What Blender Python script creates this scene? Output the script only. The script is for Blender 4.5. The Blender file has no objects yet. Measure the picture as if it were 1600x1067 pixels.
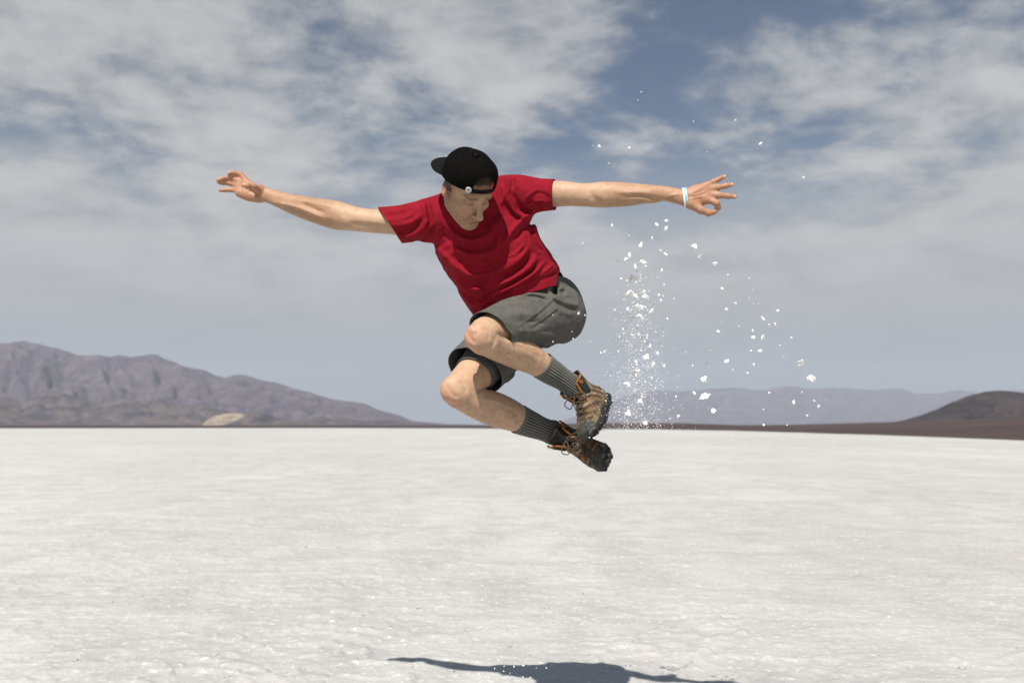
import bpy, bmesh, math, random
import numpy as np
from concurrent.futures import ThreadPoolExecutor
from mathutils import Vector, Matrix

random.seed(7)
rng = np.random.default_rng(11)
sc = bpy.context.scene
R = math.radians

# ------------------------------------------------------------------ camera
FPX = 1244.0                      # focal length in pixels of the 1600 px wide photograph
CAMH = 1.25
PITCH = math.atan((664.0 - 533.5) / FPX)
cam = bpy.data.cameras.new('camera')
cam.sensor_width = 36.0
cam.lens = 36.0 * FPX / 1600.0
cam.clip_start = 0.05
cam.clip_end = 120000.0
cam.dof.use_dof = True
cam.dof.focus_distance = 2.78
cam.dof.aperture_fstop = 3.2
camo = bpy.data.objects.new('camera', cam)
sc.collection.objects.link(camo)
camo.location = (0, 0, CAMH)
camo.rotation_euler = (math.pi / 2 + PITCH, 0, 0)
sc.camera = camo

# ------------------------------------------------------------------ light
SUN_EL = R(52.3)
SUN_AZ = math.atan2(0.37, 1.44)     # light travels towards +Y and a little +X
sun = bpy.data.lights.new('sun', 'SUN')
sun.energy = 5.0
sun.angle = R(0.53)
sun.color = (1.0, 0.955, 0.89)
suno = bpy.data.objects.new('sun', sun)
sc.collection.objects.link(suno)
ldir = Vector((math.sin(SUN_AZ) * math.cos(SUN_EL), math.cos(SUN_AZ) * math.cos(SUN_EL), -math.sin(SUN_EL)))
suno.rotation_euler = ldir.to_track_quat('-Z', 'Y').to_euler()
suno.location = (-2, -8, 10)
sc.view_settings.view_transform = 'Standard'
sc.view_settings.look = 'None'
sc.view_settings.exposure = 0.46
sc.view_settings.gamma = 1.0


class NT:
    """small helper to write node trees"""
    def __init__(s, tree):
        s.t = tree
        s.n = tree.nodes
        s.l = tree.links

    def node(s, typ, ins=None, **props):
        nd = s.n.new(typ)
        for k, v in props.items():
            setattr(nd, k, v)
        for k, v in (ins or {}).items():
            sock = nd.inputs[k]
            if hasattr(v, 'is_linked') or isinstance(v, bpy.types.NodeSocket):
                s.l.new(v, sock)
            else:
                sock.default_value = v
        return nd

    def math(s, op, a, b=0.0, c=None, clamp=False):
        nd = s.n.new('ShaderNodeMath')
        nd.operation = op
        nd.use_clamp = clamp
        for i, v in enumerate((a, b) if c is None else (a, b, c)):
            if isinstance(v, bpy.types.NodeSocket):
                s.l.new(v, nd.inputs[i])
            else:
                nd.inputs[i].default_value = v
        return nd.outputs[0]

    def ramp(s, fac, a, b, lo=0.0, hi=1.0, smooth=True):
        nd = s.n.new('ShaderNodeMapRange')
        nd.interpolation_type = 'SMOOTHSTEP' if smooth else 'LINEAR'
        s.l.new(fac, nd.inputs[0])
        for i, v in zip((1, 2, 3, 4), (a, b, lo, hi)):
            nd.inputs[i].default_value = v
        return nd.outputs[0]

    def mix(s, fac, a, b, mode='MIX'):
        nd = s.n.new('ShaderNodeMix')
        nd.data_type = 'RGBA'
        nd.blend_type = mode
        for i, v in ((0, fac), (6, a), (7, b)):
            if isinstance(v, bpy.types.NodeSocket):
                s.l.new(v, nd.inputs[i])
            else:
                nd.inputs[i].default_value = v if i == 0 or len(v) == 4 else (*v, 1)
        return nd.outputs[2]

    def noise(s, vec, scale, detail=3.0, rough=0.5, dist=0.0, out=0, lac=2.0):
        nd = s.n.new('ShaderNodeTexNoise')
        if vec is not None:
            s.l.new(vec, nd.inputs['Vector'])
        nd.inputs['Scale'].default_value = scale
        nd.inputs['Detail'].default_value = detail
        nd.inputs['Roughness'].default_value = rough
        nd.inputs['Distortion'].default_value = dist
        nd.inputs['Lacunarity'].default_value = lac
        return nd.outputs[out]

    def mapping(s, vec, loc=(0, 0, 0), rot=(0, 0, 0), scale=(1, 1, 1)):
        nd = s.n.new('ShaderNodeMapping')
        s.l.new(vec, nd.inputs[0])
        nd.inputs[1].default_value = loc
        nd.inputs[2].default_value = rot
        nd.inputs[3].default_value = scale
        return nd.outputs[0]


# ------------------------------------------------------------------ sky
world = bpy.data.worlds.new('World')
sc.world = world
world.use_nodes = True
w = NT(world.node_tree)
w.n.clear()
SKY_STRENGTH = 0.065
sky = w.node('ShaderNodeTexSky', sky_type='NISHITA', sun_disc=False)
sky.sun_elevation = SUN_EL
sky.sun_rotation = math.pi + SUN_AZ           # the sun stands behind the camera
sky.altitude = 0
sky.air_density = 1.0
sky.dust_density = 1.0
sky.ozone_density = 2.0
tc = w.node('ShaderNodeTexCoord')
sep = w.node('ShaderNodeSeparateXYZ', {0: tc.outputs['Generated']})
zz = w.math('MAXIMUM', sep.outputs[2], 0.0)
zq = w.math('ADD', zz, 0.20)
inv = w.math('DIVIDE', 1.0, zq)
px_ = w.math('MULTIPLY', sep.outputs[0], inv)
py_ = w.math('MULTIPLY', sep.outputs[1], inv)
plane = w.node('ShaderNodeCombineXYZ', {0: px_, 1: py_, 2: 0.0}).outputs[0]
CL_OFF = (1.1, 6.26, 0.0)
pm = w.mapping(plane, loc=CL_OFF, rot=(0, 0, R(-18)))
pm_s = w.mapping(plane, loc=CL_OFF, rot=(0, 0, R(-18)), scale=(0.95, 1.08, 1.0))
n_big = w.noise(pm, 0.75, 2, 0.5)
n_mid = w.noise(pm_s, 3.0, 7, 0.58, 0.2)
n_fine = w.noise(pm_s, 10.0, 6, 0.62, 0.4)
den = w.math('ADD', w.math('MULTIPLY', n_big, 0.72), w.math('MULTIPLY', n_mid, 0.93))
den = w.math('ADD', den, w.math('MULTIPLY', n_fine, 0.16))
# the layer is closed low over the horizon and breaks up overhead
cover = w.ramp(zz, 0.22, 0.75, 0.055, -0.20, False)
tau = w.ramp(w.math('ADD', den, cover), 0.76, 1.14, 0.0, 1.0)
tau = w.math('MULTIPLY', w.math('POWER', tau, 1.3), 1.7)
veil = w.math('ADD', tau, w.ramp(zz, 0.36, 0.14, 0.02, 0.60))
slant = w.math('DIVIDE', 1.0, w.math('ADD', zz, 0.10))
opt = w.math('MULTIPLY', veil, slant)
alpha = w.math('SUBTRACT', 1.0, w.math('EXPONENT', w.math('MULTIPLY', opt, -1.0)))
lit = w.ramp(w.math('ADD', w.math('MULTIPLY', n_mid, 0.65), w.math('MULTIPLY', n_fine, 0.35)), 0.34, 0.64, 0.80, 1.10)
lit = w.math('ADD', w.math('MULTIPLY', lit, w.ramp(zz, 0.10, 0.36, 0.25, 1.0)), w.ramp(zz, 0.10, 0.36, 0.72, 0.0))
low = w.ramp(zz, 0.04, 0.22, 0.0, 1.0)
ccol = w.mix(low, (4.3, 4.5, 4.7), (5.95, 5.90, 5.85))
ccol = w.mix(1.0, ccol, w.node('ShaderNodeCombineColor', {0: lit, 1: lit, 2: lit}).outputs[0], 'MULTIPLY')
skyc = w.mix(1.0, sky.outputs[0], (0.56, 0.66, 0.70), 'MULTIPLY')
fin = w.mix(alpha, skyc, ccol)
bg = w.node('ShaderNodeBackground', {0: fin, 1: SKY_STRENGTH})
w.l.new(bg.outputs[0], w.node('ShaderNodeOutputWorld').inputs[0])


# ------------------------------------------------------------------ helpers
C = sc.collection
Y0 = 2.72                          # the jumper's plane, metres in front of the camera
CP, SP = math.cos(PITCH), math.sin(PITCH)


def W(x, y, Y):
    """point on the photograph's ray (x, y) at world depth Y"""
    a = (np.asarray(x, float) - 800.0) / FPX
    b = (533.5 - np.asarray(y, float)) / FPX
    dx, dy, dz = a, CP - b * SP, SP + b * CP
    k = np.asarray(Y, float) / dy
    return np.stack([dx * k, dy * k, dz * k + CAMH], -1)


def P(x, y, d=0.0):
    return W(x, y, Y0 + d)


def proj(p):
    """world points -> photograph pixels"""
    z = p[..., 2] - CAMH
    f = p[..., 1] * CP + z * SP
    u = -p[..., 1] * SP + z * CP
    return 800 + FPX * p[..., 0] / f, 533.5 - FPX * u / f


def hash3(ix, iy, iz, s):
    h = (ix * 374761393 + iy * 668265263 + iz * 2147483647 + s * 1274126177) & 0xFFFFFFFF
    h = ((h ^ (h >> 13)) * 1274126177) & 0xFFFFFFFF
    h = (h ^ (h >> 16)) & 0xFFFFFFFF
    return h.astype(np.float64) / 4294967295.0


def vnoise(p, seed=0):
    """value noise in [-1, 1] on (n, 3) points"""
    p = np.asarray(p, float)
    i = np.floor(p).astype(np.int64)
    f = p - i
    f = f * f * f * (f * (f * 6 - 15) + 10)
    out = 0
    for dx in (0, 1):
        wx = f[..., 0] if dx else 1 - f[..., 0]
        for dy in (0, 1):
            wy = f[..., 1] if dy else 1 - f[..., 1]
            for dz in (0, 1):
                wz = f[..., 2] if dz else 1 - f[..., 2]
                out = out + wx * wy * wz * hash3(i[..., 0] + dx, i[..., 1] + dy, i[..., 2] + dz, seed)
    return out * 2 - 1


def fbm(p, oct=4, seed=0, gain=0.5, lac=2.03):
    a, s, o = 1.0, 0, 0
    p = np.asarray(p, float)
    for k in range(oct):
        o = o + a * vnoise(p, seed + k * 17)
        s += a
        a *= gain
        p = p * lac + 11.3
    return o / s


def make_obj(name, V, F, mat=None, parent=None, smooth=True, col=None, uv=None):
    me = bpy.data.meshes.new(name)
    V = np.asarray(V, float)
    if isinstance(F, np.ndarray):
        n = F.shape[1]
        me.vertices.add(len(V))
        me.vertices.foreach_set('co', V.ravel())
        me.loops.add(F.size)
        me.loops.foreach_set('vertex_index', F.ravel().astype(np.int32))
        me.polygons.add(len(F))
        me.polygons.foreach_set('loop_start', np.arange(0, F.size, n, dtype=np.int32))
        me.update(calc_edges=True)
        me.validate()
    else:
        me.from_pydata([tuple(v) for v in V], [], [tuple(f) for f in F])
        me.update()
    if smooth:
        me.polygons.foreach_set('use_smooth', np.ones(len(me.polygons), bool))
    if col is not None:
        at = me.attributes.new('Col', 'FLOAT_COLOR', 'POINT')
        c = np.ones((len(V), 4))
        c[:, :col.shape[1]] = col
        at.data.foreach_set('color', c.ravel())
    if uv is not None:
        at = me.attributes.new('UVp', 'FLOAT2', 'POINT')
        at.data.foreach_set('vector', np.asarray(uv, float).ravel())
    if mat:
        me.materials.append(mat)
    o = bpy.data.objects.new(name, me)
    C.objects.link(o)
    if parent is not None:
        o.parent = parent
    return o


def tag(o, label=None, cat=None, group=None, kind=None):
    for k, v in (('label', label), ('category', cat), ('group', group), ('kind', kind)):
        if v:
            o[k] = v
    return o


def empty(name, loc=(0, 0, 0)):
    o = bpy.data.objects.new(name, None)
    C.objects.link(o)
    o.location = loc
    return o


def mat_new(name, rough=0.8, spec=0.3):
    m = bpy.data.materials.new(name)
    m.use_nodes = True
    t = NT(m.node_tree)
    b = t.n['Principled BSDF']
    b.inputs['Roughness'].default_value = rough
    b.inputs['Specular IOR Level'].default_value = spec
    return m, t, b


def bump(t, b, height, strength=0.3, dist=0.002):
    nd = t.node('ShaderNodeBump', {'Height': height, 'Strength': strength, 'Distance': dist})
    t.l.new(nd.outputs[0], b.inputs['Normal'])
    return nd


# ------------------------------------------------------------------ ground
def mat_salt():
    m, t, b = mat_new('salt_crust', 0.75, 0.25)
    pos = t.node('ShaderNodeNewGeometry').outputs['Position']
    big = t.noise(t.mapping(pos, scale=(0.30, 0.16, 0.3)), 1.0, 5, 0.6, 0.4)
    mid = t.noise(t.mapping(pos, scale=(1.5, 0.9, 1.5)), 1.0, 6, 0.62, 0.6)
    fine = t.noise(pos, 26.0, 5, 0.65)
    grit = t.noise(pos, 120.0, 3, 0.6)
    far = t.noise(t.mapping(pos, scale=(0.05, 0.022, 0.05)), 1.0, 5, 0.6, 0.3)
    c = t.mix(t.ramp(big, 0.36, 0.64), (0.60, 0.585, 0.555), (0.73, 0.72, 0.685))
    c = t.mix(t.ramp(mid, 0.32, 0.58), t.mix(0.75, c, (0.45, 0.44, 0.43)), c)
    c = t.mix(t.ramp(far, 0.38, 0.62, 0.0, 0.5), t.mix(0.5, c, (0.50, 0.49, 0.475)), t.mix(0.5, c, (0.76, 0.75, 0.71)))
    stk = t.noise(t.mapping(pos, loc=(2, 7, 0), scale=(0.45, 2.6, 1)), 1.0, 5, 0.6, 0.5)
    c = t.mix(t.ramp(stk, 0.50, 0.66, 0.0, 0.6), c, (0.50, 0.48, 0.46))
    yl = t.noise(t.mapping(pos, loc=(5, 2, 0), scale=(0.9, 0.7, 1)), 1.0, 3, 0.5)
    c = t.mix(t.ramp(yl, 0.66, 0.80, 0.0, 0.25), c, (0.58, 0.51, 0.38))
    c = t.mix(t.ramp(fine, 0.54, 0.68), c, (0.74, 0.735, 0.71))
    c = t.mix(t.ramp(grit, 0.70, 0.80, 0.0, 0.35), c, (0.36, 0.35, 0.34))
    c = t.mix(1.0, c, (0.765, 0.770, 0.765), 'MULTIPLY')
    t.l.new(c, b.inputs['Base Color'])
    h = t.math('ADD', t.math('MULTIPLY', mid, 1.0), t.math('MULTIPLY', fine, 0.55))
    h = t.math('ADD', h, t.math('MULTIPLY', grit, 0.12))
    bump(t, b, h, 0.55, 0.035)
    return m


SALT = mat_salt()
EDGE = [(-900, 668.0), (0, 668.0), (500, 668.2), (700, 668.8), (1000, 670.2), (1150, 672.2), (1300, 676.0), (1600, 684.0), (2100, 694.0)]


def edge_dist(az):
    """distance to the salt's shore for an azimuth (0 = straight ahead, + right)"""
    xp = 800 + FPX / CP * np.tan(np.clip(az, -1.15, 1.0))
    yp = np.interp(xp, [e[0] for e in EDGE], [e[1] for e in EDGE])
    d = FPX * CAMH / (yp - 664.0)
    side = np.clip((np.abs(az) - 0.9) / 0.6, 0, 1)
    return d * (1 - side) + 420 * side


def salt_height(x, y):
    p = np.stack([x, y, np.zeros_like(x)], -1)
    r = np.hypot(x, y)
    fade = 1 / (1 + (r / 40) ** 2)
    h = 0.030 * fbm(p * [0.55, 0.9, 1], 3, 3) + 0.016 * fbm(p * [1.9, 2.6, 1], 3, 9)
    rid = 1 - np.abs(fbm(p * [3.1, 5.0, 1], 3, 21))
    h = h + 0.020 * np.maximum(rid - 0.80, 0) * 5 * (0.5 + 0.5 * fbm(p * 0.8, 2, 31))
    h = h + 0.006 * fbm(p * [13, 15, 1], 3, 41)
    return h * fade


def build_ground():
    # azimuths: dense inside the field of view
    a1 = np.linspace(-0.62, 0.62, 560)
    a0 = np.linspace(-math.pi, -0.62, 60)[:-1]
    a2 = np.linspace(0.62, math.pi, 60)[1:]
    az = np.concatenate([a0, a1, a2])
    rr = np.concatenate([np.geomspace(0.4, 3.4, 30)[:-1], np.geomspace(3.4, 14, 330)[:-1], np.geomspace(14, 60, 90)])
    na, nr = len(az), len(rr)
    A, Rr = np.meshgrid(az, rr, indexing='ij')
    far_t = np.linspace(0, 1, 26)[1:]
    E = edge_dist(az)
    FR = 60 * (E[:, None] / 60) ** far_t[None, :]
    A2 = np.repeat(az[:, None], len(far_t), 1)
    A = np.concatenate([A, A2], 1)
    Rr = np.concatenate([Rr, FR], 1)
    nr = Rr.shape[1]
    X, Y = Rr * np.sin(A), Rr * np.cos(A)
    wob = np.where(Rr > 60, 1 + 0.03 * fbm(np.stack([np.sin(A) * 9, np.cos(A) * 9, Rr * 0], -1), 3, 5) * np.clip((Rr - 60) / 60, 0, 1), 1)
    X, Y = X * wob, Y * wob
    Z = salt_height(X, Y)
    Z[:, -1] = -0.05
    V = np.stack([X, Y, Z], -1).reshape(-1, 3)
    i = np.arange(na - 1)[:, None] * nr + np.arange(nr - 1)[None, :]
    F = np.stack([i, i + 1, i + nr + 1, i + nr], -1).reshape(-1, 4)[:, ::-1]
    c0 = len(V)
    V = np.concatenate([V, [[0, 0, 0]]])
    o = make_obj('salt_flat', V, F.copy(), SALT)
    tag(o, kind='structure', label='white salt crust flat stretching to the foot of the mountains')
    # the small disc under the camera
    n = 24
    ang = np.linspace(0, 2 * math.pi, n, endpoint=False)
    return o


build_ground()


def mat_rock(name, c1, c2, c3, scale):
    m, t, b = mat_new(name, 0.95, 0.1)
    pos = t.node('ShaderNodeNewGeometry').outputs['Position']
    n1 = t.noise(t.mapping(pos, scale=(1, 1, 2.5)), scale, 6, 0.65, 0.8)
    n2 = t.noise(pos, scale * 5, 5, 0.6, 0.3)
    c = t.mix(t.ramp(n1, 0.35, 0.65), c1, c2)
    c = t.mix(t.ramp(n2, 0.45, 0.7, 0, 0.6), c, c3)
    t.l.new(c, b.inputs['Base Color'])
    return m, t, b


PLAIN, _, _ = mat_rock('desert_gravel', (0.055, 0.042, 0.040), (0.088, 0.066, 0.060), (0.042, 0.033, 0.034), 0.012)


def build_plain():
    """gravel plain: gently rising fans beyond the salt, then flat to the horizon"""
    TOP = [(-1500, 664.6), (300, 664.8), (760, 664.5), (860, 662.6), (930, 661.2), (1000, 660.6), (1080, 661.6), (1150, 663.8), (1230, 663.6),
           (1330, 661.2), (1450, 658.2), (1600, 654.5), (2200, 646)]
    az = np.concatenate([np.linspace(-math.pi, -0.75, 60)[:-1], np.linspace(-0.75, 0.75, 260), np.linspace(0.75, math.pi, 60)[1:]])
    xp = 800 + FPX / CP * np.tan(np.clip(az, -1.0, 1.0))
    top = np.interp(xp, [e[0] for e in TOP], [e[1] for e in TOP])
    E = edge_dist(az)
    t = np.linspace(0, 1, 46)
    rows = []
    for k, tt in enumerate(t):
        r = E * 0.97 * (2600 / (E * 0.97)) ** tt
        prog = np.clip((r - E) / (2600 - E), 0, 1) ** 0.9
        ht = CAMH + (664 - top) / FPX * 2600
        z = np.where(r < E, -0.12, -0.03 + prog * ht)
        z = z + prog * 1.2 * fbm(np.stack([np.sin(az) * r / 160, np.cos(az) * r / 160, az * 0], -1), 3, 77) * np.clip(np.abs(ht) / 6, 0.1, 1)
        rows.append(np.stack([np.sin(az) * r, np.cos(az) * r, z], -1))
    for r in (3000, 4500, 8000, 16000, 33000):
        rows.append(np.stack([np.sin(az) * r, np.cos(az) * r, np.full_like(az, -1.0)], -1))
    V = np.stack(rows, 1)
    na, nr = V.shape[:2]
    i = np.arange(na - 1)[:, None] * nr + np.arange(nr - 1)[None, :]
    F = np.stack([i, i + nr, i + nr + 1, i + 1], -1).reshape(-1, 4)
    o = make_obj('desert_plain', V.reshape(-1, 3), F, PLAIN)
    tag(o, kind='structure', label='brown gravel plain along the far edge of the salt')


build_plain()


def mountain(name, label, sil, D0, depth, mat, seed, gully=0.35, nx=420, nv=90, freq=9.0, ext=None):
    xs = np.array([s[0] for s in sil], float)
    ys = np.array([s[1] for s in sil], float)
    x = np.linspace(xs[0], xs[-1], nx)
    hp = (664.5 - np.interp(x, xs, ys)) / FPX
    v = np.linspace(0, 1.45, nv)
    X, Vv = np.meshgrid(x, v, indexing='ij')
    H = np.repeat(hp[:, None], nv, 1)
    D = D0 + depth * Vv
    # ridged noise: spurs running down from the crest
    u = (X - xs[0]) / 100.0
    q = np.stack([u * 1.0, Vv * 1.1, np.zeros_like(u)], -1)
    warp = fbm(q * 0.9, 3, seed + 3)
    rid = 1 - np.abs(fbm(np.stack([u * freq / 9 * 1.3 + warp * 0.9, Vv * 1.6 + warp * 0.5, u * 0], -1), 5, seed, 0.55)) * 1.9
    rid2 = 1 - np.abs(fbm(np.stack([u * freq / 9 * 4.0 + warp * 1.5, Vv * 5.0, u * 0 + 3], -1), 4, seed + 5, 0.55)) * 1.9
    base = np.where(Vv < 1, np.clip(Vv, 0, 1) ** 1.15, np.clip(1 - (Vv - 1) / 0.45, 0, 1) ** 0.8)
    mod = 4 * np.clip(Vv, 0, 1) * np.clip(1 - Vv, 0, 1)
    h = H * base * (1 + 0.0) + H * gully * mod * ((rid - 0.55) * 0.9 + (rid2 - 0.5) * 0.55)
    h = h + H * 0.035 * fbm(np.stack([u * 6, Vv * 14, u * 0], -1), 4, seed + 9) * np.clip(Vv * 2, 0, 1)
    h = np.maximum(h, -0.0008)
    Z = h * (D0 + depth) * (D / (D0 + depth)) + np.where(Vv == 0, -8, 0)
    a = (X - 800) / FPX * 1.0
    Xw = a * D
    V = np.stack([Xw, D, Z + CAMH * 0], -1).reshape(-1, 3)
    i = np.arange(nx - 1)[:, None] * nv + np.arange(nv - 1)[None, :]
    F = np.stack([i, i + nv, i + nv + 1, i + 1], -1).reshape(-1, 4)
    o = make_obj(name, V, F, mat)
    return tag(o, label=label, kind='structure')


ROCK1, t_, b_ = mat_rock('purple_rock', (0.068, 0.055, 0.076), (0.132, 0.102, 0.116), (0.050, 0.040, 0.058), 0.0022)
ROCK2, _, _ = mat_rock('foothill_rock', (0.046, 0.040, 0.052), (0.130, 0.102, 0.094), (0.029, 0.027, 0.036), 0.0036)
ROCK3, _, _ = mat_rock('dark_rock', (0.026, 0.020, 0.023), (0.058, 0.044, 0.042), (0.018, 0.014, 0.017), 0.009)
ROCK4, _, _ = mat_rock('pale_rock', (0.17, 0.13, 0.105), (0.37, 0.29, 0.215), (0.13, 0.10, 0.085), 0.012)

mountain('mountain_range', 'purple brown mountain range rising behind the salt on the left',
         [(-1900, 664.4), (-1500, 620), (-1000, 560), (-600, 520), (-300, 545), (-120, 528), (0, 535), (30, 534), (60, 540), (90, 547), (115, 554), (150, 556), (200, 556), (240, 552.5), (255, 559),
          (280, 570), (325, 582), (350, 589), (380, 586), (425, 597), (460, 607), (495, 617), (525, 625), (570, 631), (590, 640),
          (625, 649), (645, 658), (700, 662.5), (760, 664)], 9000, 3000, ROCK1, 5, 0.42, nx=560)
mountain('foothills', 'darker eroded foothills below the left mountain range',
         [(-1500, 664.4), (-900, 640), (-400, 628), (-120, 612), (0, 622), (40, 625), (80, 612), (120, 618), (150, 630), (200, 622), (225, 628), (250, 622), (280, 634), (310, 632),
          (345, 640), (380, 648), (398, 642), (420, 650), (455, 658), (500, 651), (560, 657), (610, 656), (640, 661), (700, 663.5)], 7000, 1100, ROCK2, 45, 0.55, nx=420)
mountain('pale_outcrop', 'cream coloured rock outcrop at the foot of the left mountains',
         [(318, 664.4), (326, 656), (338, 650), (352, 647), (368, 645), (380, 646), (390, 651), (372, 660), (360, 664.4)][:7] + [(392, 664.4)], 6300, 300, ROCK4, 85, 0.5, nx=90, nv=40)
mountain('dark_foothill', 'dark low ridge at the far left foot of the mountains',
         [(-1000, 664.4), (-700, 645), (-300, 628), (-60, 632), (0, 636), (25, 645), (60, 656), (100, 662), (130, 664.4)], 5600, 700, ROCK2, 145, 0.4, nx=120, nv=40)
mountain('dark_outcrop', 'dark low ridge beside the cream outcrop',
         [(350, 664.4), (372, 657), (392, 646), (405, 644), (420, 648), (440, 655), (462, 661), (480, 664.4)], 6000, 200, ROCK2, 185, 0.4, nx=90, nv=40)
mountain('hazy_range', 'pale blue distant mountain range on the right horizon',
         [(860, 664), (930, 640), (980, 618), (1020, 609), (1060, 612), (1100, 608), (1140, 605.5), (1180, 610), (1230, 603), (1270, 608), (1320, 606), (1370, 609), (1410, 608),
          (1435, 616), (1470, 614), (1500, 609), (1530, 615), (1600, 608), (1700, 604), (1900, 612), (2300, 620), (2800, 664.4)], 24000, 5000, ROCK1, 245, 0.3, nx=320, nv=50)
mountain('brown_hill', 'dark brown hill at the right edge behind the salt',
         [(1380, 662), (1410, 656), (1435, 649), (1460, 640), (1485, 628), (1510, 619), (1535, 612), (1560, 609), (1580, 611), (1600, 614), (1640, 612), (1700, 600),
          (1800, 606), (1900, 600), (2050, 625), (2200, 645), (2400, 664.4)], 2700, 700, ROCK3, 345, 0.3, nx=300, nv=70, freq=14)

# ------------------------------------------------------------------ haze
def build_haze():
    L, top, bot = 36000.0, 2600.0, -10.0
    V = [(sx * L, sy * L, z) for z in (bot, top) for sy in (-1, 1) for sx in (-1, 1)]
    F = [(0, 2, 3, 1), (4, 5, 7, 6), (0, 1, 5, 4), (2, 6, 7, 3), (0, 4, 6, 2), (1, 3, 7, 5)]
    m = bpy.data.materials.new('haze_air')
    m.use_nodes = True
    t = NT(m.node_tree)
    t.n.remove(t.n['Principled BSDF'])
    vol = t.node('ShaderNodeVolumePrincipled')
    vol.inputs['Color'].default_value = (0.78, 0.87, 1.0, 1)
    vol.inputs['Density'].default_value = 3.2e-5
    vol.inputs['Anisotropy'].default_value = 0.0
    t.l.new(vol.outputs[0], t.n['Material Output'].inputs['Volume'])
    o = make_obj('haze', V, F, m, smooth=False)
    tag(o, kind='stuff', label='thin bluish haze in the air over the salt flat')


build_haze()
# ------------------------------------------------------------------ implicit surfaces
def unit(v):
    v = np.asarray(v, float)
    return v / np.linalg.norm(v, axis=-1, keepdims=True)


class Cone:
    def __init__(s, a, b, ra, rb):
        s.a, s.b, s.ra, s.rb = np.asarray(a, float), np.asarray(b, float), ra, rb
        s.c = (s.a + s.b) / 2
        s.r = np.linalg.norm(s.b - s.a) / 2 + max(ra, rb)

    def __call__(s, p):
        ab = s.b - s.a
        t = np.clip(((p - s.a) @ ab) / max(ab @ ab, 1e-12), 0, 1)
        q = p - (s.a + t[:, None] * ab)
        return np.sqrt((q * q).sum(-1)) - (s.ra + (s.rb - s.ra) * t)


class Ell:
    def __init__(s, c, rad, rot=None):
        s.c, s.rad = np.asarray(c, float), np.asarray(rad, float)
        s.rot = np.eye(3) if rot is None else np.asarray(rot, float)     # rows are the axes
        s.r = s.rad.max()

    def __call__(s, p):
        q = (p - s.c) @ s.rot.T
        a = q / s.rad
        k0 = np.sqrt((a * a).sum(-1))
        b = a / s.rad
        k1 = np.sqrt((b * b).sum(-1)) + 1e-9
        return k0 * (k0 - 1) / k1


def catmull(pts, n):
    pts = np.asarray(pts, float)
    q = np.concatenate([[2 * pts[0] - pts[1]], pts, [2 * pts[-1] - pts[-2]]])
    out = []
    m = len(pts) - 1
    for t in np.linspace(0, m, n):
        i = min(int(t), m - 1)
        f = t - i
        a, b, c, d = q[i:i + 4]
        out.append(0.5 * (2 * b + (c - a) * f + (2 * a - 5 * b + 4 * c - d) * f * f + (3 * b - a - 3 * c + d) * f ** 3))
    return np.array(out)


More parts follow.
